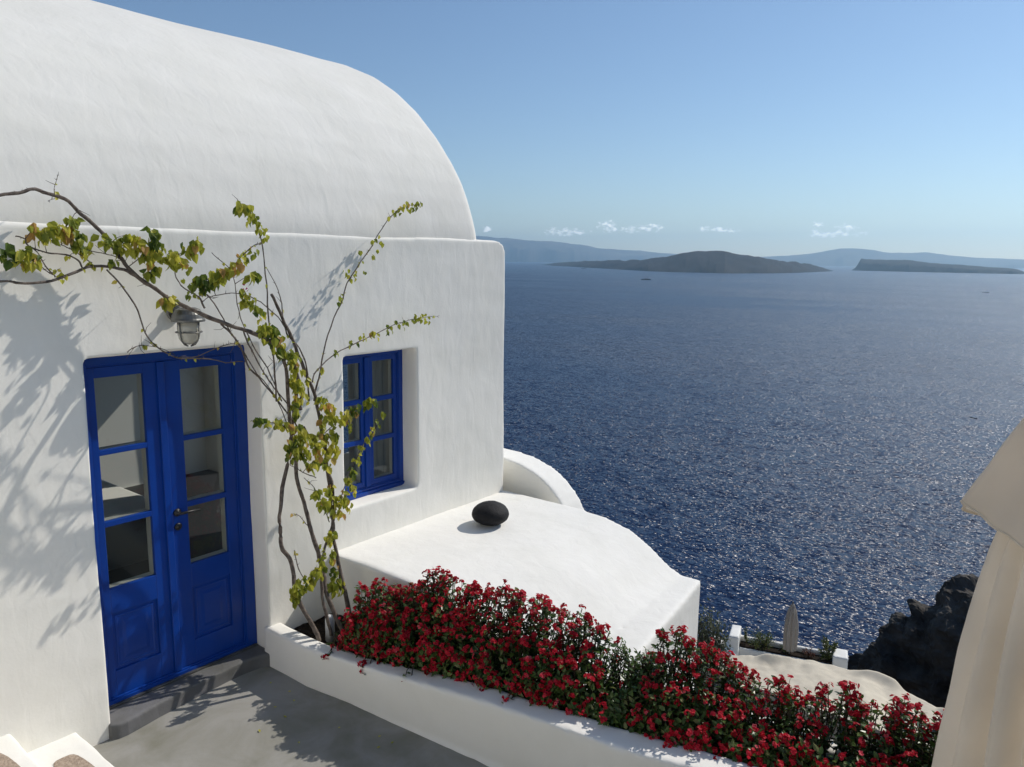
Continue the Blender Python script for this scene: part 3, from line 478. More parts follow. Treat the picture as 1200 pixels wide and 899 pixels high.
side.plastered('side_wall', WHITE, house, .06, 2, .008, 1.6, 0, 9)
# barrel vault
half = [(.012, 2.9), (.013, 3.04), (.034, 3.15), (.10, 3.36), (.17, 3.52), (.29, 3.71), (.48, 3.95), (.72, 4.18), (1.0, 4.385), (1.3, 4.555), (1.7, 4.725), (2.1, 4.815), (2.5, 4.845)]
prof = half+[(5.0-y, z) for y, z in half[::-1][1:]]
rf = MB().prism(prof, -1.6, 5.30, 'x')
pr2 = [(2.5+(y-2.5)*.985, 2.9+(z-2.9)*.982) for y, z in prof]; rf.prism(pr2, 5.0, 5.37, 'x')
pr3 = [(2.5+(y-2.5)*.962, 2.9+(z-2.9)*.955) for y, z in prof]; rf.prism(pr3, 5.0, 5.405, 'x')
rf.plastered('vaulted_roof', WHITE_ROOF, house, .032, 7, .016, 1.0, .0025, 4)
# room seen through the panes
rm = MB(); rm.box(-1.2, 5.38, .425, .44, 0, 0.01)
vv, ff = box_vf(-1.25, 5.40, .43, 4.85, -.02, 2.88)
ff = [tuple(q[::-1]) for q in ff if q not in ((0, 1, 5, 4), (1, 2, 6, 5))]
rmo = mesh_obj('room', vv, ff, ROOM, house)
MB().box(-1.2, 5.38, .44, 4.8, -.01, .006).obj('room_floor', ROOMFLOOR, house)
MB().box(1.2, 3.5, 2.2, 4.7, .01, .52).obj('built_in_bench', ROOM, house, bevel=.04)
MB().box(1.8, 3.2, 1.0, 1.5, .01, .36).obj('low_table', ROOMFLOOR, house, bevel=.01)
for x0, x1, y in ((4.16, 4.62, .36), (3.80, 4.02, .36)):
    n_ = 24; c = MB()
    for i in range(n_):
        xa, xb = x0+(x1-x0)*i/n_, x0+(x1-x0)*(i+1)/n_
        ya, yb = y+.014*math.sin(i*1.5), y+.014*math.sin((i+1)*1.5)
        c.add([(xa, ya, .8), (xb, yb, .8), (xb, yb, 2.3), (xa, ya, 2.3)], [(0, 1, 2, 3)])
    c.obj('curtain', CURTAIN, house)

# ---- joinery
def frame_rect(mb, x0, x1, z0, z1, w, y0, y1, wb=None, wt=None):
    wb = w if wb is None else wb; wt = w if wt is None else wt
    mb.box(x0, x0+w, y0, y1, z0, z1); mb.box(x1-w, x1, y0, y1, z0, z1)
    mb.box(x0+w-.001, x1-w+.001, y0+.0005, y1-.0005, z0, z0+wb); mb.box(x0+w-.001, x1-w+.001, y0+.0005, y1-.0005, z1-wt, z1)
    return mb
YF = .170
df = MB(); frame_rect(df, 1.895, 3.042, .004, 2.258, .085, YF, YF+.10, .03, .075)
frame_rect(df, 1.979, 2.958, .033, 2.184, .012, YF+.012, YF+.09)
df.obj('door_frame', BLUE, house, bevel=.004)
rows = [(1.660, 2.105), (1.205, 1.625), (.765, 1.168)]
def door_leaf(x0, x1, gx0, gx1, handle):
    y0, y1 = YF+.022, YF+.066; z0, z1 = .045, 2.170
    mb = MB(); mb.box(x0, gx0, y0, y1, z0, z1); mb.box(gx1, x1, y0, y1, z0, z1)
    e = .0006
    mb.box(gx0-.001, gx1+.001, y0+e, y1-e, 2.105, z1-.0); mb.box(gx0-.001, gx1+.001, y0+e, y1-e, 1.625, 1.660); mb.box(gx0-.001, gx1+.001, y0+e, y1-e, 1.168, 1.205)
    mb.box(gx0-.001, gx1+.001, y0+e, y1-e, .60, .765); mb.box(gx0-.001, gx1+.001, y0+e, y1-e, z0, .215)
    mb.box(gx0-.001, gx1+.001, y0+.014, y1-.01, .2, .62)
    lf = mb.obj('door', BLUE, house, bevel=.0035)
    p = MB()
    def pan(i, y):  # one ring of the raised and fielded panel
        return [(gx0+i, y, .215+i), (gx1-i, y, .215+i), (gx1-i, y, .60-i), (gx0+i, y, .60-i)]
    rings = [pan(.001, y0+.0155), pan(.018, y0+.0155), pan(.021, y0+.011), pan(.030, y0+.010), pan(.038, y0+.013), pan(.062, y0+.013), pan(.085, y0+.009)]
    vv = [q for r in rings for q in r]; ff = []
    for i in range(len(rings)-1):
        for k in range(4): ff.append((i*4+k, i*4+(k+1) % 4, i*4+4+(k+1) % 4, i*4+4+k))
    ff.append(tuple(len(vv)-4+k for k in range(4)))
    p.add(vv, ff); p.obj('raised_panel', BLUE, lf)
    for a, b_ in rows:
        MB().box(gx0-.004, gx1+.004, y0+.020, y0+.024, a-.004, b_+.004).obj('pane', GLASS, lf)
        bd = MB(); frame_rect(bd, gx0-.0035, gx1+.0035, a-.0035, b_+.0035, .006, y0+.026, y1+.036); bd.obj('pane_lining', BEAD, lf)
    if handle:
        hx = x0+.048
        h = MB(); h.lathe([(.001, 0), (.026, 0), (.027, -.004), (.022, -.010), (.010, -.012), (.009, -.045), (.001, -.046)], (hx, y0, 1.150), 20, 'y')
        h.tube([(hx, y0-.043, 1.150), (hx+.05, y0-.048, 1.151), (hx+.135, y0-.046, 1.146)], [.010, .009, .008], 10); h.obj('handle', BLACKMETAL, lf, smooth=True)
        k = MB(); k.lathe([(.001, 0), (.025, 0), (.026, -.004), (.020, -.010), (.008, -.011), (.007, -.016), (.001, -.017)], (hx, y0, 1.052), 20, 'y'); k.obj('keyhole_plate', BLACKMETAL, lf, smooth=True)
    return lf
door_leaf(1.992, 2.449, 2.035, 2.330, False)
rl = door_leaf(2.451, 2.946, 2.575, 2.862, True)
MB().box(2.415, 2.462, YF+.006, YF+.0215, .046, 2.169).obj('cover_strip', BLUE, rl, bevel=.004)
MB().box(1.905, 3.03, .150, .215, -.0005, .012).obj('threshold', GREYMETAL, house, bevel=.002)
# doorstep
ds = MB(); ds.prism([(1.88, .25), (1.885, -.02), (1.92, -.045), (1.98, -.05), (2.2, -.015), (2.5, .012), (2.8, .028), (2.95, .01), (3.05, -.045), (3.10, .0), (3.10, .25)], -.3, -.002, 'z')
ds.plastered('doorstep', STEPGREY, house, .010, 2, .004, 4, .001, 18)

# window
wf = MB(); WX0, WX1, WZ0, WZ1 = 3.745, 4.553, .888, 2.108
frame_rect(wf, WX0, WX1, WZ0, WZ1, .055, YF, YF+.08); frame_rect(wf, WX0+.054, WX1-.054, WZ0+.054, WZ1-.054, .010, YF+.010, YF+.075)
wf.obj('window_frame', BLUE, house, bevel=.004)
MB().box(WX0+.01, WX1-.01, YF-.018, YF+.004, WZ0, WZ0+.034).obj('window_drip_rail', BLUE, house, bevel=.004)
def sash(x0, x1, gx0, gx1):
    y0, y1 = YF+.018, YF+.058; z0, z1 = WZ0+.064, WZ1-.064; e = .0006
    mb = MB().box(x0, gx0, y0, y1, z0, z1).box(gx1, x1, y0, y1, z0, z1)
    rws = [(1.700, 2.000), (1.360, 1.660), (.998, 1.322)]
    prev = z0
    for a, b_ in rws[::-1]:
        mb.box(gx0-.001, gx1+.001, y0+e, y1-e, prev, a); prev = b_
    mb.box(gx0-.001, gx1+.001, y0+e, y1-e, prev, z1)
    s = mb.obj('window_sash', BLUE, house, bevel=.003)
    for a, b_ in rws:
        MB().box(gx0-.004, gx1+.004, y0+.018, y0+.022, a-.004, b_+.004).obj('pane', GLASS, s)
        bd = MB(); frame_rect(bd, gx0-.0035, gx1+.0035, a-.0035, b_+.0035, .006, y0+.024, y1+.02); bd.obj('pane_lining', BEAD, s)
sash(3.810, 4.151, 3.862, 4.092); sash(4.153, 4.488, 4.222, 4.452)
MB().box(4.128, 4.176, YF+.004, YF+.0175, WZ0+.066, WZ1-.066).obj('cover_strip', BLUE, house, bevel=.004)

# ---- lower vaulted house beside the planter
low = empty('low_vaulted_building', (4.7, -1, 0), 'low white building whose curved roof carries the round black stone', 'building')
base = [(.10, .578), (-.4, .592), (-.84, .584), (-1.17, .560), (-1.43, .498), (-1.64, .388), (-1.81, .270), (-1.93, .220)]
vs_, fs = [], []; XS = np.linspace(3.60, 5.76, 12)
for x in XS:
    u = (5.76-x)/2.16; oy = -2.10-.30*u; iy = -1.93-.17*u
    pr = base[:-1]+[(iy, .222-.01*u), (iy-.01, .224), (oy+.012, .226), (oy, .205), (oy, -3), (.10, -3)]
    vs_ += [(x, a, b_) for a, b_ in pr]
n_ = len(base)+5
for i in range(len(XS)-1):
    for k in range(n_): fs.append((i*n_+k, i*n_+(k+1) % n_, (i+1)*n_+(k+1) % n_, (i+1)*n_+k))
fs.append(tuple(range(n_))); fs.append(tuple((len(XS)-1)*n_+k for k in range(n_))[::-1])
vb = MB().add(vs_, fs); vb.plastered('roof', WHITE_FLAT, low, .018, 5, .008, 1.8, .0015, 9)

arch = empty('arched_parapet_building', (6.0, .3, 0), 'white building end with a rounded parapet behind the low vaulted roof', 'building')
ap = [(1.6, .80), (.9, .885), (.45, .885), (.14, .862), (-.06, .835), (-.24, .780), (-.36, .725), (-.46, .655), (-.54, .580), (-.605, .50), (-.66, .40), (-.71, .25), (-.74, 0), (-.74, -3), (3.5, -3), (3.5, .1), (2.6, .5)]
MB().prism(ap, 5.90, 6.20, 'x').plastered('parapet', WHITE_FLAT, arch, .02, 4, .006, 1.8, .0015, 9)
ap2 = [(1.2+(y-1.2)*.8, -2.6+(z+.3)*.5) if z > -2 else (1.2+(y-1.2)*.8, z-1) for y, z in ap]
MB().prism(ap2, 6.15, 9.5, 'x').plastered('roof', WHITE_FLAT, arch, .06, 3, .01, 1.2, 0, 9)

# lava stone
sb = MB().sphere((0, 0, 0), (.163, .158, .104), 48, 28)
sv = []
for p in sb.v:
    q = Vector(p); d = 1+.05*noise.noise(q*5)+.022*noise.noise(q*16)+.014*noise.noise(q*45)
    sv.append((q.x*d+4.875, q.y*d-.545, q.z*d*(1 if q.z > 0 else .92)+.688))
tag(mesh_obj('lava_stone', sv, sb.f, STONE, smooth=True), 'smooth round black lava stone lying on the curved white roof', 'stone')

# ---- planter
pl_ = empty('planter', (3.3, -1.5, -.1), 'long curved white planter wall holding the red flowering hedge', 'planter')
OUTX = OUT+[[3.40, -3.6, .35], [3.52, -4.2, .37], [3.66, -4.9, .38]]
INNX = INN+[[3.50, -3.2, .34], [3.60, -3.7, .35], [3.72, -4.3, .37], [3.86, -4.95, .38]]
def resample(P_, ys):
    return [(float(np.interp(-y, [-p[1] for p in P_], [p[0] for p in P_])), y, float(np.interp(-y, [-p[1] for p in P_], [p[2] for p in P_]))) for y in ys]
ys = list(np.linspace(.05, -4.9, 60))
O_, I_ = resample([[3.012, .06, .19]]+OUTX, ys), resample(INNX, ys)
vs_, fs = [], []
for (xo, y, zo), (xi, _, zi) in zip(O_, I_):
    bt = .045*min(1, max(0, (-y-.8)/1.2))
    vs_ += [(xo, y, zo), (xi, y, zi), (xi+.01, y, -.5), (xo-bt, y, -.10), (xo-bt, y, -.5)]
for i in range(len(ys)-1):
    for k in range(5): fs.append((i*5+k, i*5+(k+1) % 5, i*5+5+(k+1) % 5, i*5+5+k))
fs.append((0, 1, 2, 3, 4)); fs.append(tuple((len(ys)-1)*5+k for k in range(5))[::-1])
pw = MB().add(vs_, fs)
pw.plastered('planter_wall', WHITE_FLAT, pl_, .016, 3, .006, 2.0, .0015, 10)
bw = MB().box(3.9, 4.05, -5.0, -2.45, -1.5, .33); bw.plastered('back_wall', WHITE_FLAT, pl_, .04, 2, .005)
vs_, fs = [], []
for i in range(90):
    for j in range(16):
        y = .0-4.9*i/89; xi = float(np.interp(-y, [-p[1] for p in INNX], [p[0] for p in INNX]))-.02
        x = xi+(max(3.95, xi+.3)-xi)*j/15 if y < -2.3 else xi+(3.64-xi)*j/15
        vs_.append((x, y, .09+.0*y+.03*noise.noise((x*5, y*5, 0))+.02*noise.noise((x*22, y*22, 1))+max(0, (-y-1)*.05)))
for i in range(89):
    for j in range(15): k = i*16+j; fs.append((k, k+16, k+17, k+1))
mesh_obj('soil', vs_, fs, SOIL, pl_, smooth=True)

# white rounded pipe standing in the soil
pp = MB().lathe([(.001, 0), (.034, 0), (.034, .15), (.031, .172), (.022, .188), (.010, .195), (.001, .196)], (3.30, -.355, .10), 24)
tag(pp.obj('vent_pipe', PIPEWHITE, None, smooth=True), 'short white round topped pipe standing in the planter soil by the vine stems', 'pipe')

# ================================================================== WALL LAMP
lamp = empty('wall_lamp', (2.454, 0, 2.47), 'weathered metal bulkhead lamp with ribbed glass on the wall above the blue door', 'lamp')
lc = (2.454, -.165, 2.47)
m_ = MB(); m_.lathe([(.001, .062), (.045, .060), (.070, .048), (.086, .022), (.093, -.004), (.097, -.012), (.097, -.024), (.080, -.026), (.001, -.027)], lc, 28)
m_.obj('cap', GREYMETAL, lamp, smooth=False, bevel=.0015)
m_ = MB(); m_.lathe([(.001, 0), (.052, 0), (.054, -.010), (.046, -.018), (.001, -.019)], (lc[0]-.0, -.004, lc[2]+.022), 24, 'y')
m_.tube([(lc[0], -.02, lc[2]+.022), (lc[0], -.10, lc[2]+.022)], .022, 12); m_.box(lc[0]-.062, lc[0]-.02, lc[1]+.045, lc[1]+.085, lc[2]-.026, lc[2]+.012)
m_.obj('wall_bracket', GREYMETAL, lamp, bevel=.0015)
LG = mat('ribbed_lamp_glass', (.62, .60, .52), .12, .6, bump=.002, bscale=35); LG.node_tree.nodes['Principled BSDF'].inputs['Transmission Weight'].default_value = .55
m_ = MB(); m_.lathe([(.001, -.028), (.064, -.028), (.066, -.07), (.065, -.10), (.058, -.13), (.042, -.152), (.02, -.163), (.001, -.165)], lc, 28); m_.obj('glass_globe', LG, lamp, smooth=True)
for k in range(4):
    a = R(20+90*k); pts = [(lc[0]+r*math.cos(a), lc[1]+r*math.sin(a), lc[2]+z) for r, z in ((.074, -.026), (.074, -.075), (.072, -.11), (.063, -.14), (.042, -.163), (.012, -.174))]
    MB().tube(pts, .0038, 8).obj('guard_rib', GREYMETAL, lamp, smooth=True)
MB().tube([(lc[0]+.075*math.cos(R(a)), lc[1]+.075*math.sin(R(a)), lc[2]-.088) for a in range(0, 361, 15)], .0038, 8).obj('guard_ring', GREYMETAL, lamp, smooth=True)

# ================================================================== CLIMBING VINE
vine = empty('bougainvillea_vine', (3.35, -.42, .10), 'sparse bougainvillea vine with grey woody stems and yellow green leaves climbing the white wall', 'vine')
random.seed(21)
tips = MB(); allpts = []
def smooth_path(pts, sub=5):
    P_ = [Vector(p) for p in pts]; out = []
    for i in range(len(P_)-1):
        p0 = P_[max(i-1, 0)]; p1 = P_[i]; p2 = P_[i+1]; p3 = P_[min(i+2, len(P_)-1)]
        for k in range(sub):
            t = k/sub
            out.append(.5*((2*p1)+(p2-p0)*t+(2*p0-5*p1+4*p2-p3)*t*t+(3*p1-p0-3*p2+p3)*t**3))
    out.append(P_[-1]); return out
for bi, (kind, r0, r1, pts) in enumerate(VINE):
    sp = smooth_path(pts); n_ = len(sp)
    for i, p in enumerate(sp):
        if 0 < i < n_-1: sp[i] = p+noise.noise_vector(p*9+Vector((bi, 0, 0)))*.008+noise.noise_vector(p*30)*.003
    rad = [(r0+(r1-r0)*i/(n_-1))*(1+.22*noise.noise(p*28)) for i, p in enumerate(sp)]
    mb = MB().tube(sp, rad, 10 if r0 > .008 else 7)
    # knots, thorns and spurs
    for i in range(2, n_-1):
        if random.random() < .42:
            d = (rv(1)+Vector((0, -.3, .3))).normalized(); L = random.uniform(.008, .022)
            mb.tube([sp[i], sp[i]+d*L*.6, sp[i]+d*L+Vector((0, 0, .003))], [rad[i]*.5+.0006, .0012, .0004], 5)
        if kind != 'stem' and random.random() < .10:
            d = (rv(1)+Vector((0, -.2, .6))).normalized(); L = random.uniform(.04, .10)
            mb.tube([sp[i], sp[i]+d*L*.5+rv(.004), sp[i]+d*L+rv(.008)], [.0022, .0016, .0008], 5)
    mb.obj({'stem': 'stem', 'main': 'main_branch', 'branch': 'branch'}[kind], BARK, vine, smooth=True)
    allpts += [(p, rad[i]) for i, p in enumerate(sp)]
lv = Leaves()
DR = Vector((rt0.x, rt0.y, 0)); DF = Vector((fw0.x, fw0.y, 0))
AP = np.array([tuple(p) for p, r in allpts])
for x, y, z, rx, rz, n_ in LEAVES:
    tone = min(1, max(0, random.gauss(.45, .2)))
    cen = Vector((x, y, z))
    if n_ >= 6:
        q = Vector(AP[int(np.argmin(((AP-np.array((x, y, z)))**2).sum(1)))])
        if .015 < (q-cen).length < .30: MB().tube([q, q.lerp(cen, .5)+Vector((0, 0, .015)), cen+Vector((0, 0, rz*.4))], [.0028, .002, .0012], 6).obj('twig', BARK, vine, smooth=True)
    rx *= 1.12; rz *= 1.12
    for k in range(int(n_*1.9+.5)):
        a = random.random()*6.28; rr = math.sqrt(random.random())
        p = cen+DR*(rx*rr*math.cos(a))+Vector((0, 0, rz*rr*math.sin(a)+.012))+DF*random.gauss(0, max(.018, rx*.45))
        if p.y > -.02: p.y = -.02-random.random()*.02
        d = Vector((random.gauss(.05, .35), random.gauss(-.15, .35), random.gauss(-1.0, .35)))
        nn_ = Vector((random.gauss(-.2, .6), random.gauss(-.8, .5), random.gauss(.5, .5)))
        L = random.uniform(.040, .068) if n_ > 4 else random.uniform(.03, .048)
        t = min(1, max(0, random.gauss(tone, .20)))
        if random.random() < .02: t = 1
        lv.leaf(p, d, nn_, L, L*random.uniform(.55, .78), t, random.uniform(.15, .6), random.uniform(.0, .35))
# small leaves scattered along the thin shoots
for bi, (kind, r0, r1, pts) in enumerate(VINE):
    if kind != 'branch': continue
    sp = smooth_path(pts)
    for p in sp:
        if random.random() < .16:
            d = Vector((random.gauss(0, .6), random.gauss(-.2, .5), random.gauss(-.7, .5))); L = random.uniform(.018, .04)
            lv.leaf(p, d, Vector((0, -1, .6))+rv(.4), L, L*.65, random.uniform(.4, 1), .3, .15)
lv.obj('foliage', VINELEAF, vine)
br = Leaves()
for k in range(7):
    br.leaf(Vector((2.724, -.37, 2.651))+rv(.012), rv(1), rv(1), .022, .017, random.random(), .4, .1)
br.obj('magenta_bracts', BRACT, vine)

# ================================================================== RED FLOWERING HEDGE
hedge = empty('flowering_hedge', (3.5, -2.2, .1), 'long dark green hedge of red blossoms filling the white planter', 'hedge')
random.seed(5)
CY = [-p[1] for p in CREST]+[4.6, 5.0]; CX = [p[0] for p in CREST]+[4.06, 4.1]; CZ = [p[2] for p in CREST]+[.72, .72]
IY = [-p[1] for p in INNX]; IX = [p[0] for p in INNX]
hl_, hp, hs = Leaves(), [], MB()
def shoot(base, tip, n_leaf, flowers, leafL=.040):
    b_, t_ = Vector(base), Vector(tip); mid = (b_+t_)/2+Vector((0, 0, .05))+rv(.02)
    P_ = [b_.lerp(mid, .5)+rv(.008), mid, mid.lerp(t_, .5)+rv(.006), t_]
    hs.tube([b_]+P_, [.006, .005, .0042, .0034, .0024], 5, False)
    ax = (t_-mid).normalized(); H = (t_-b_).length
    for k in range(n_leaf):
        u = 1-(k/n_leaf)**1.2*.85
        p = mid.lerp(t_, (u-.5)*2) if u > .5 else b_.lerp(mid, u*2)
        a = k*2.4+random.random(); side = ax.orthogonal().normalized(); side = Matrix.Rotation(a, 3, ax) @ side
        d = side*1.0+ax*random.uniform(.0, .6)+Vector((0, 0, .15))+rv(.15)
        L = leafL*random.uniform(.7, 1.3)
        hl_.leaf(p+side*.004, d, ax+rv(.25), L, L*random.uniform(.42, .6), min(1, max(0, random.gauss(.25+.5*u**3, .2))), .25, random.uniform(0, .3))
    if flowers:
        for c in range(flowers):
            d = (ax*1.0+rv(.55)+Vector((-.25, 0, .25))).normalized()
            q0 = t_-ax*random.uniform(0, .05)+rv(.004); q1 = q0+d*random.uniform(.018, .05)
            hs.tube([q0, q1], [.0012, .001], 4, False)
            cl = Leaves(); base_t = min(1, max(0, random.gauss(.5, .22)))
            for i in range(random.randint(3, 8)):
                o = rv(1).normalized(); o = (o+d*.7).normalized()
                cl.disc(q1+o*random.uniform(.006, .017), (o+d*.8+rv(.25)), random.uniform(.0085, .0138), min(1, max(0, random.gauss(base_t, .15))))
            hp.append((q1, cl))
def front(y):
    xi = np.interp(-y, IY, IX); cx = np.interp(-y, CY, CX); cz = np.interp(-y, CY, CZ)-.025-.06*min(1, max(0, (-y-3.05)/.3)); return float(xi), float(cx), float(cz)
bare = lambda y: .75*math.exp(-((y+2.62)/.17)**2)+.28*math.exp(-((y+1.15)/.06)**2)*0     # thin, leafier stretch
for s in range(1650):
    y = -.66-4.0*random.random()
    xi, cx, cz = front(y); u = random.random()
    th = u**.9*1.28
    # cross section: rises from the inner edge of the planter, bulges, crests and falls behind
    if th < 1:
        x = xi+(cx-xi)*(th**1.4)-.075*math.sin(th*3.1); z = .18+(cz-.18-.05)*min(1, th)**.78
    else:
        x = cx+(th-1)*.8; z = cz-.05-(th-1)*.28
        if y > -2.4: x = min(x, 3.62+.1*random.random()) if z < .62 else x
    x += random.gauss(0, .018); z += random.gauss(0, .022)
    gap = .5+.5*noise.noise((y*6, th*4, 3))
    nl = random.randint(13, 20)
    fl = 0 if random.random() < bare(y) else (random.choice((1, 2, 2, 3)) if random.random() < (.90 if y > -2.1 else .72) and gap > (.16 if y > -2.1 else .30) else 0)
    bx = min(xi+.10+random.random()*.12, 3.60 if y > -2.3 else 9)
    shoot((bx, y+random.gauss(0, .03), .10), (x, y+random.gauss(0, .02), z), nl, fl)
# tall sprays that break the outline
for y, h in [(-.60, .07), (-.78, .05), (-1.22, .045), (-1.27, .06), (-1.33, .03), (-1.5, .03), (-1.75, .05), (-1.83, .04), (-2.05, .04), (-2.30, .05), (-2.38, .03), (-2.78, .09), (-2.84, .07), (-2.92, .05), (-3.03, .05), (-3.15, .04), (-3.38, .09), (-3.43, .05), (-3.62, .08), (-3.70, .10), (-3.74, .05), (-3.92, .08), (-3.97, .11), (-4.05, .09), (-4.12, .06), (-4.2, .1)]:
    xi, cx, cz = front(y)
    for k in range(3):
        shoot((cx-.02, y, cz-.28), (cx+random.gauss(0, .02), y+random.gauss(0, .02), cz+h-.045+random.gauss(0, .008)), 12, random.choice((2, 3, 3)))
for y in (-2.52, -2.60, -2.66):
    xi, cx, cz = front(y)
    for k in range(5): shoot((cx-.03, y, cz-.3), (cx+random.gauss(0, .03), y+random.gauss(0, .03), cz+.0+random.gauss(0, .02)), 20, 0, .026)
# hanging sprays over the planter edge
for y in (-.95, -.62, -1.3, -2.0):
    xi, cx, cz = front(y)
    for k in range(2): shoot((xi+.05, y, .28), (xi-.10, y+random.gauss(0, .02), .20-.05*k+max(0, (-y-1)*.07)), 7, 2)
# loose leafy fill inside
for s in range(9000):
    y = -.72-3.95*random.random(); xi, cx, cz = front(y); t = random.random()
    x = xi+.02+(cx-xi+.1)*random.random(); z = .13+(cz-.25)*random.random()*min(1, max(.12, (x-xi)/.16))
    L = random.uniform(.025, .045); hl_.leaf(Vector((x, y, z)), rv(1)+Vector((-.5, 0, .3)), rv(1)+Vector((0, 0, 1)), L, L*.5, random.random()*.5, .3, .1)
hs.obj('shrub_stems', SHRUBSTEM, hedge, smooth=True)
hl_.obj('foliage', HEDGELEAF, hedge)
hp.sort(key=lambda c: (c[0]-CAM).length if (c[0]-CAM).dot(fwd) > 0 else 99)
vis = sorted(hp, key=lambda c: (c[0]-CAM).length*(1.0 if c[0].x < 3.9 and c[0].y < -.4 else 2)+(3 if c[0].z < .5 else 0)+(4 if c[0].y < -4.05 else 0))
for q, cl in vis[:100]: cl.obj('blossom', PETAL, hedge)
rest = Leaves()
for q, cl in vis[100:]:
    k = len(rest.v); rest.v += cl.v; rest.f += [tuple(i+k for i in f) for f in cl.f]; rest.t += cl.t
tag(rest.obj('blossoms', PETAL, hedge), kind='stuff')

# fallen petals and leaves on the floor and on the planter edge
fl = Leaves(); random.seed(3)
for k in range(26):
    y = random.uniform(-3.0, -.2); x = 3.0-abs(random.gauss(0, .35)); fl.leaf(Vector((x, y, -.094)), Vector((random.gauss(0, 1), random.gauss(0, 1), .05)), Vector((0, 0, 1)), random.uniform(.012, .03), .014, random.uniform(.5, 1), .2, -.05)
tag(fl.obj('fallen_leaves', VINELEAF), kind='stuff')

# ================================================================== CLOSED PARASOL beside the camera
par = empty('closed_parasol', (3.0, -4.515, -.1), 'large closed cream canvas parasol with a drooping top flap at the right edge', 'parasol')
pc = Vector((3.0, -4.515, 0))
toCam = (CAM-pc); aC = math.atan2(toCam.y, toCam.x)      # bearing of the photographer's side
aL = math.atan2(-rt0.y, -rt0.x)                            # side facing the sea
def wrapd(a, b): return (a-b+math.pi) % (2*math.pi)-math.pi
def body():
    vs_, fs = [], []; NZ, NA = 90, 220
    for i in range(NZ+1):
        z = .45+(2.28-.45)*i/NZ; t = i/NZ
        Rz = float(np.interp(z, [.45, .83, 1.055, 1.355, 1.58, 1.76, 1.88, 2.28], [.31, .285, .262, .238, .216, .198, .18, .08]))
        for j in range(NA):
            a = 2*math.pi*j/NA
            w = 11*a+.5*math.sin(z*1.3)+.9*math.sin(2*a+1)+.5*math.sin(5*a)
            c_ = math.cos(w); fold = (abs(c_)**.7)*math.copysign(1, c_)
            amp = .15+.06*math.sin(a*2+z*2)
            k_ = min(1, max(.35, (2.3-z)/.8)); r = .96*Rz*(1+1.5*amp*k_*(fold-.62)+.035*math.sin(17*a+z*3)*k_+.05*noise.noise((math.cos(a)*2.2, math.sin(a)*2.2, z*1.6))+.05*abs(noise.noise((math.cos(a)*9, math.sin(a)*9, z*2.2)))+.04*(.5-abs(noise.noise((math.cos(a)*20, math.sin(a)*20, z*2.0)))))
            vs_.append((pc.x+r*math.cos(a), pc.y+r*math.sin(a), z))
    for i in range(NZ):
        for j in range(NA): fs.append((i*NA+j, i*NA+(j+1) % NA, (i+1)*NA+(j+1) % NA, (i+1)*NA+j))
    return mesh_obj('canopy', vs_, fs, CANVAS, par, smooth=True)
body()
def flap():
    """vent cover of the top: a second, shorter skirt with a stiff corner standing off the body"""
    vs_, fs = [], []; NZ, NA = 40, 240
    for i in range(NZ+1):
        t = i/NZ
        for j in range(NA):
            a = 2*math.pi*j/NA; da = abs(wrapd(a, aL)); db = abs(wrapd(a, aL+R(90)))   # corner towards the sea, broad lobe towards the lens
            corner = max(0, 1-da/R(38)); lobe = math.exp(-(db/R(52))**2)
            rest_ = .5+.5*math.cos(4*wrapd(a, aL))
            rh = .195+.125*corner**1.2+.02*lobe+.03*rest_*(1-corner)
            zh = 1.90+.185*corner**.8-.03*lobe+.08*(1-rest_)*(1-lobe)*(1-corner)
            r = .02+(rh-.02)*t**.92*(1+.05*math.sin(9*a+2*t)*(1-corner)+.02*math.sin(23*a)*t)-.02*math.sin(math.pi*t)*(1-corner)
            z = 2.56+(zh-2.56)*t+.006*noise.noise((math.cos(a)*5, math.sin(a)*5, t*6))
            vs_.append((pc.x+r*math.cos(a), pc.y+r*math.sin(a), z))
    for i in range(NZ):
        for j in range(NA): fs.append((i*NA+j, i*NA+(j+1) % NA, (i+1)*NA+(j+1) % NA, (i+1)*NA+j))
    o = mesh_obj('top_flap', vs_, fs, CANVAS, par, smooth=True)
    s = o.modifiers.new('hem', 'SOLIDIFY'); s.thickness = .0025; return o
fo = flap()
hv = fo.data.vertices; hem = [Vector(hv[40*240+j].co)+Vector(world_loc(par)) for j in range(240)]; hem.append(hem[0])
MB().tube(hem, .0045, 6, False).obj('hem', CANVAS, par, smooth=True)
MB().tube([(pc.x, pc.y, -.09), (pc.x, pc.y, 2.52)], .024, 14).obj('pole', GREYMETAL, par, smooth=True)
MB().lathe([(.001, 0), (.22, 0), (.22, .05), (.04, .07), (.04, .14), (.001, .14)], (pc.x, pc.y, -.097), 28).obj('base', GREYMETAL, par)
# unseen wall added left of the camera to bounce warm sunlight into the shade
tag(MB().box(-2.9, -2.4, -9.0, .4, -.5, 4.6).plastered('bounce_wall', WHITE, None, .08, 2, .01), 'tall plain white wall added out of view to bounce sunlight onto the terrace', 'wall')
# ================================================================== NEIGHBOUR behind the camera, seen mirrored in the panes
nb = empty('neighbour_house', (5.5, -9, 0), 'white neighbouring house wall with sloping stair parapet reflected in the door panes', 'house')
MB().box(1.5, 11, -9.6, -9.0, -1.5, 4.4).plastered('wall', WHITE, nb, .08, 2, .01)
MB().prism([(2.5, -1.5), (9.0, -1.5), (9.0, .3), (7.4, .3), (4.2, 3.0), (2.5, 3.0)], -8.2, -7.9, 'y').plastered('stair_parapet', WHITE, nb, .05, 2, .008)

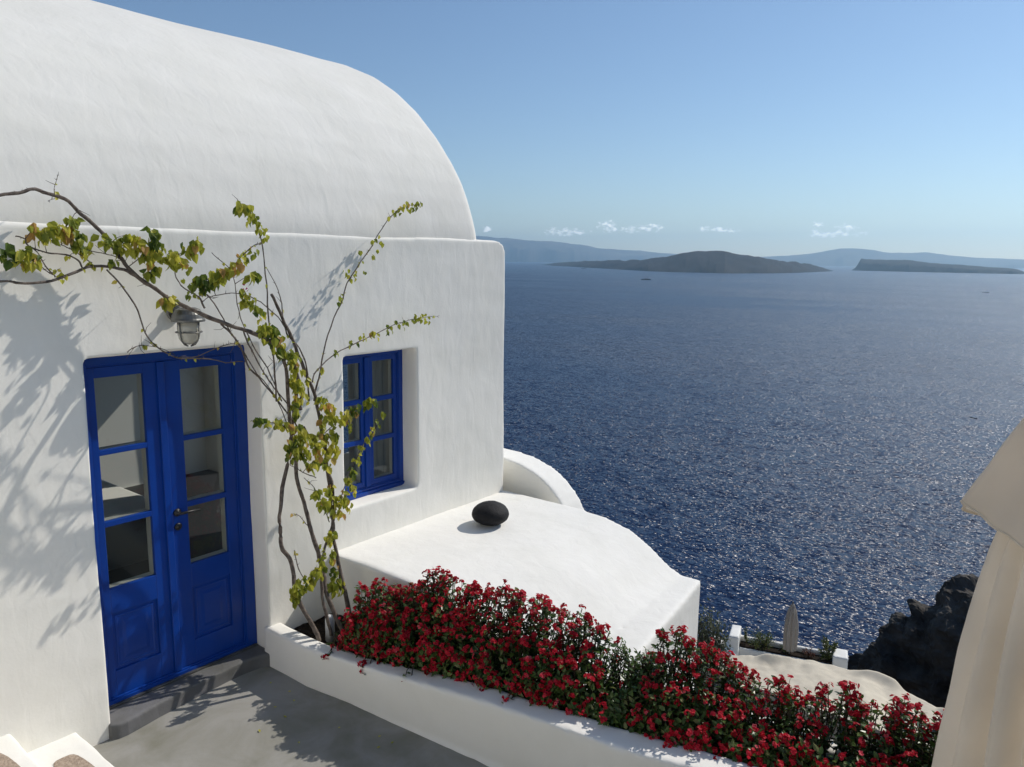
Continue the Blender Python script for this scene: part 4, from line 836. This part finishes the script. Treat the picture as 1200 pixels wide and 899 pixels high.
# ================================================================== LOWER TERRACE
lt = empty('lower_terrace', (34, 4, -16), 'white terrace far below with low parapets and planting strip', 'terrace')
A_, B_ = Vector((33.75, 8.35, 0)), Vector((35.15, 3.55, 0)); dr = (B_-A_).normalized(); nr = Vector((-dr.y, dr.x, 0))
if nr.x < 0: nr = -nr
def obox(p0, p1, w, z0, z1, off=0):
    """box along p0-p1, w wide on the seaward side"""
    a, b_ = p0+nr*off, p1+nr*off; c_, d_ = b_+nr*w, a+nr*w
    v = [(q.x, q.y, z0) for q in (a, b_, c_, d_)]+[(q.x, q.y, z1) for q in (a, b_, c_, d_)]
    return v, [(0, 3, 2, 1), (4, 5, 6, 7), (0, 1, 5, 4), (1, 2, 6, 5), (2, 3, 7, 6), (3, 0, 4, 7)]
m_ = MB().add(*obox(A_-dr*2, B_+dr*1.0, 1.6, -20, -15.9, -2.5)); m_.plastered('floor', WHITE_FLAT, lt, .1, 1, .01)
m_ = MB().add(*obox(A_, B_, .22, -17, -14.95, .35)); m_.add(*obox(A_, B_, .18, -17, -15.25, -.25)); m_.plastered('long_parapet', WHITE_FLAT, lt, .06, 2, .015)
m_ = MB().add(*obox(A_-dr*.10, A_+dr*.35, 1.3, -17, -14.52, -.7)); m_.plastered('left_pier', WHITE_FLAT, lt, .05, 2, .015)
m_ = MB().add(*obox(B_-dr*.55, B_+dr*.08, .9, -17, -14.72, -.4)); m_.plastered('right_pier', WHITE_FLAT, lt, .05, 2, .015)
m_ = MB().add(*obox(A_+dr*.3, B_-dr*.5, .5, -16, -15.18, -.12)); m_.obj('planting_soil', SOIL, lt)
wl = tag(MB().sphere((33.0, 8.75, -15.7), (.8, .95, .95), 24, 14).plastered('small_domed_roof', WHITE, None, .08, 2, .03), 'small white domed roof left of the far terrace', 'roof')

def bush(name, c, r, h, n_, m, label, cat, L=.09, stem=.3, group=None, up=.4):
    o = empty(name, c, label, cat, group); lf = Leaves(); st_ = MB(); c = Vector(c)
    for k in range(max(8, n_//40)):
        d = rv(1); d.z = abs(d.z)+up; d.normalize(); tip = c+Vector((d.x*r, d.y*r, d.z*h)); m2 = c.lerp(tip, .5)+rv(r*.08)
        st_.tube([c+rv(r*.05), m2, tip], [L*.12, L*.08, L*.04], 5)
        for i in range(40):
            t = random.uniform(stem, 1.03); p = (c.lerp(m2, t*2) if t < .5 else m2.lerp(tip, t*2-1))+rv(r*.13)
            l_ = L*random.uniform(.6, 1.2); lf.leaf(p, d+rv(.7), rv(1)+Vector((0, 0, .6)), l_, l_*.42, min(1, max(0, random.gauss(.5, .25))), .2, .1)
    st_.obj('stems', SHRUBSTEM, o, smooth=True); lf.obj('foliage', m, o); return o
GREENB = leafmat('terrace_shrub_leaf', [(0, (.03, .05, .015)), (.6, (.10, .13, .03)), (1, (.2, .2, .06))], .3)
OLIVE = leafmat('olive_leaf', [(0, (.05, .065, .04)), (.6, (.13, .15, .09)), (1, (.24, .25, .17))], .25)
REDB = leafmat('reddish_leaf', [(0, (.05, .03, .02)), (1, (.2, .08, .05))], .3)
random.seed(9)
def at(t, off, z): q = A_.lerp(B_, t)+nr*off; return (q.x, q.y, z)
bush('potted_shrub', at(.27, .15, -15.2), .62, .85, 900, GREENB, 'rounded olive green shrub left of the small grey parasol', 'shrub', .10)
bush('slender_plant', at(.13, .2, -15.1), .12, .95, 160, GREENB, 'thin upright plant at the left end of the far parapet', 'plant', .08)
bush('small_shrub', at(.49, .1, -15.2), .26, .55, 240, GREENB, 'small green plant just left of the small grey parasol', 'plant', .08)
bush('red_leaved_plant', at(.69, .1, -15.2), .3, .4, 240, REDB, 'low reddish plant right of the small grey parasol', 'plant', .08)
bush('spiky_plant', at(.86, .15, -15.2), .36, 1.25, 420, GREENB, 'upright dark green plant at the right end of the far parapet', 'plant', .15, .45)
bush('olive_shrub', (13.2, .93, -7.2), .60, 3.4, 6500, OLIVE, 'feathery grey green shrub just right of the low building corner', 'shrub', .08, .5, up=.9)

sp = empty('small_parasol', (34.45, 5.85, -15.9), 'small closed grey parasol standing on the far lower terrace', 'parasol')
vs_, fs = [], []; NZ, NA = 36, 96
for i in range(NZ+1):
    t = i/NZ; z = -14.95+t*2.25
    Rz = float(np.interp(t, [0, .1, .35, .6, .85, .93, .96, 1], [.25, .27, .28, .25, .17, .09, .10, .03]))
    for j in range(NA):
        a = 2*math.pi*j/NA; r = Rz*(1+.42*(abs(math.cos(4*a+.5*math.sin(t*4)))**.6-.5)+.05*math.sin(19*a+3*t))
        vs_.append((34.45+r*math.cos(a), 5.85+r*math.sin(a), z))
for i in range(NZ):
    for j in range(NA): fs.append((i*NA+j, i*NA+(j+1) % NA, (i+1)*NA+(j+1) % NA, (i+1)*NA+j))
fs.append(tuple(NZ*NA+j for j in range(NA)))
mesh_obj('canopy', vs_, fs, GREYCLOTH, sp, smooth=True)
MB().tube([(34.45, 5.85, -15.9), (34.45, 5.85, -12.6)], .035, 8).obj('pole', GREYMETAL, sp)

# cream awning stretched over the restaurant below
aw = empty('canvas_awning', (28, 2.5, -14), 'wide rumpled cream canvas awning spread below the terrace', 'awning')
back = [(28.2, 7.6, -13.3), (29.0, 7.0, -13.0), (29.9, 6.05, -12.95), (30.26, 5.28, -13.05), (31.02, 4.13, -13.0), (31.32, 2.37, -13.0), (31.36, .79, -13.0), (30.98, -.18, -13.05), (30.47, -1.18, -13.1), (30.2, -2.4, -13.3)]
front_ = [(22.5, 7.6, -13.3), (22.5, 6.2, -13.0), (22.4, 5.2, -12.7), (22.3, 4.2, -12.5), (22.2, 3.0, -12.4), (22.1, 2.0, -12.3), (22.1, .8, -12.3), (22.1, -.2, -12.3), (22.2, -1.2, -12.4), (22.4, -2.4, -12.6)]
NU, NV = 180, 150; vs_, fs = [], []
K = np.linspace(0, 1, 10)
for i in range(NU+1):
    u = i/NU; pb = Vector([float(np.interp(u, K, [p[k] for p in back])) for k in range(3)]); pf = Vector([float(np.interp(u, K, [p[k] for p in front_])) for k in range(3)])
    for j in range(NV+1):
        t = j/NV; p = pb.lerp(pf, t)
        sag = -.28*math.sin(math.pi*t)*(.6+.4*math.sin(u*9))+.35*math.exp(-((u-.62-.25*(t-.2))/.05)**2)*math.exp(-((t-.35)/.22)**2)
        wr = .09*noise.noise((p.x*.4+p.y*.3, p.y*.7, 2))+.10*abs(noise.noise((p.x*.35+p.y*.35, p.y*1.0-p.x*.3, 7)))+.03*abs(noise.noise((p.x*.9, p.y*2.0, 3)))+.02*noise.noise((p.x*3, p.y*4, 1))
        curl = .22*math.exp(-(t/.035)**2)*max(0, math.sin(u*21+1.0)+.15)
        vs_.append((p.x+wr*.3, p.y, p.z+sag+wr+curl-.45))
for i in range(NU):
    for j in range(NV): k = i*(NV+1)+j; fs.append((k, k+1, k+NV+2, k+NV+1))
o = mesh_obj('cloth', vs_, fs, AWNCLOTH, aw, smooth=True); s_ = o.modifiers.new('t', 'SOLIDIFY'); s_.thickness = .012
for x, y in ((30.0, 5.5), (30.6, 2.3), (30.0, -.9), (23, 5.5), (23, 2.3), (23, -.9)):
    MB().tube([(x, y, -17.8), (x, y, -14.0)], .06, 8).obj('post', GREYMETAL, aw)
rb = empty('restaurant_building', (26, 3, -16), 'white building under the cream canvas awning', 'building')
MB().box(21.5, 30.8, -2.6, 8.0, -20, -16.2).plastered('floor', WHITE_FLAT, rb, .12, 1); MB().box(21.3, 22.0, -2.6, 8.0, -16.3, -13.4).plastered('wall', WHITE, rb, .1, 1)

# ================================================================== ROCK OUTCROP
rk = MB()
for c_, r_ in (((60.2, -4.5, -26), (6, 7, 8.2)), ((60.0, .8, -26), (5, 4.2, 7.2)), ((59.6, 3.6, -27.6), (4.2, 2.6, 6.2)), ((59.2, 5.4, -29), (3.8, 2.0, 6.6)), ((59.0, 6.9, -30.5), (3.4, 1.6, 5.4)), ((60, 1, -36), (9, 9.5, 9)), ((63, -12, -30), (10, 8, 12))):
    rk.sphere(c_, r_, 28, 18)
ro = rk.plastered('rock_outcrop', ROCKM, None, .22, 2, 0, 1, 0, 1)
me = ro.data; n_ = len(me.vertices); co = np.empty(n_*3); me.vertices.foreach_get('co', co); co = co.reshape(-1, 3); no = np.empty(n_*3); me.vertices.foreach_get('normal', no); no = no.reshape(-1, 3)
def rn(c):
    q = Vector(c); w = noise.noise_vector(q*.35)*1.2
    return 1.5*noise.fractal((q+w)*.22, 1, 2, 3)+.9*(.5-abs(noise.noise((q+w)*.55)))+.75*noise.hetero_terrain(q*.9, .7, 2.1, 4, .4)*.35+.30*(.5-abs(noise.noise(q*1.9)))+.14*noise.noise(q*4.2)
d = np.fromiter((rn(c) for c in co), float, n_); co = co+no*(d[:, None]-.55)
me.vertices.foreach_set('co', co.ravel()); me.polygons.foreach_set('use_smooth', [False]*len(me.polygons)); me.update()
tag(ro, 'jagged black volcanic rock outcrop dropping to the sea', 'rock')

# ================================================================== BOATS
def hull(mb, L, W, H, c, sheer=.25):
    secs = 14; v = []; f = []; P_ = 9
    for i in range(secs+1):
        t = i/secs; x = (t-.5)*L; w = W/2*math.sin(math.pi*min(1, .25+t*.75))**.8 if t < .98 else .02*W; w = max(w*(1-.0*t), .02*W)
        top = H*(1+sheer*(2*t-1)**2)
        for k in range(P_):
            a = math.pi*k/(P_-1); v.append((c[0]+x, c[1]-w*math.cos(a), c[2]+top-(top+H*.35)*math.sin(a)**.7))
    for i in range(secs):
        for k in range(P_-1): f.append((i*P_+k, i*P_+k+1, (i+1)*P_+k+1, (i+1)*P_+k))
        f.append((i*P_, (i+1)*P_, (i+1)*P_+P_-1, i*P_+P_-1))
    f.append(tuple(range(P_))); f.append(tuple(secs*P_+k for k in range(P_))[::-1]); return mb.add(v, f)
DARKHULL = mat('dark_painted_hull', (.03, .025, .025), .5); BWHITE = mat('boat_white_paint', (.75, .75, .75), .4); WOODB = mat('varnished_wood', (.18, .09, .04), .5)
def ship(name, loc, L, rz, label, masts=2, hm_=None):
    o = empty(name, loc, label, 'boat'); x, y, z = loc; parts = []
    hull(MB(), L, L*.22, L*.075, loc).obj('hull', hm_ or DARKHULL, o)
    MB().box(x-L*.28, x+L*.12, y-L*.07, y+L*.07, z+L*.06, z+L*.13).obj('cabin', WOODB if masts else BWHITE, o, bevel=L*.008)
    for k in range(masts):
        xx = x-L*.2+L*.35*k; MB().tube([(xx, y, z+L*.05), (xx, y, z+L*.42)], [L*.010, L*.006], 8).obj('mast', WOODB, o)
    o.rotation_euler = (0, 0, rz); return o
ship('sailing_boat', (2709, 1467, SEA), 38, R(118), 'dark two masted boat with furled sails on open water below the dark island', 2)
ship('motor_boat', (5685, 3693, SEA), 45, R(125), 'tiny distant boat near the left tip of the dark island', 0)
ship('motor_boat', (2402, 285, SEA), 18, R(100), 'tiny pale boat near the right edge below the low island', 0, BWHITE)
ship('rowing_boat', (423.5, 45.7, SEA), 3.4, R(70), 'tiny dark boat in the sun glitter above the cream parasol', 0)
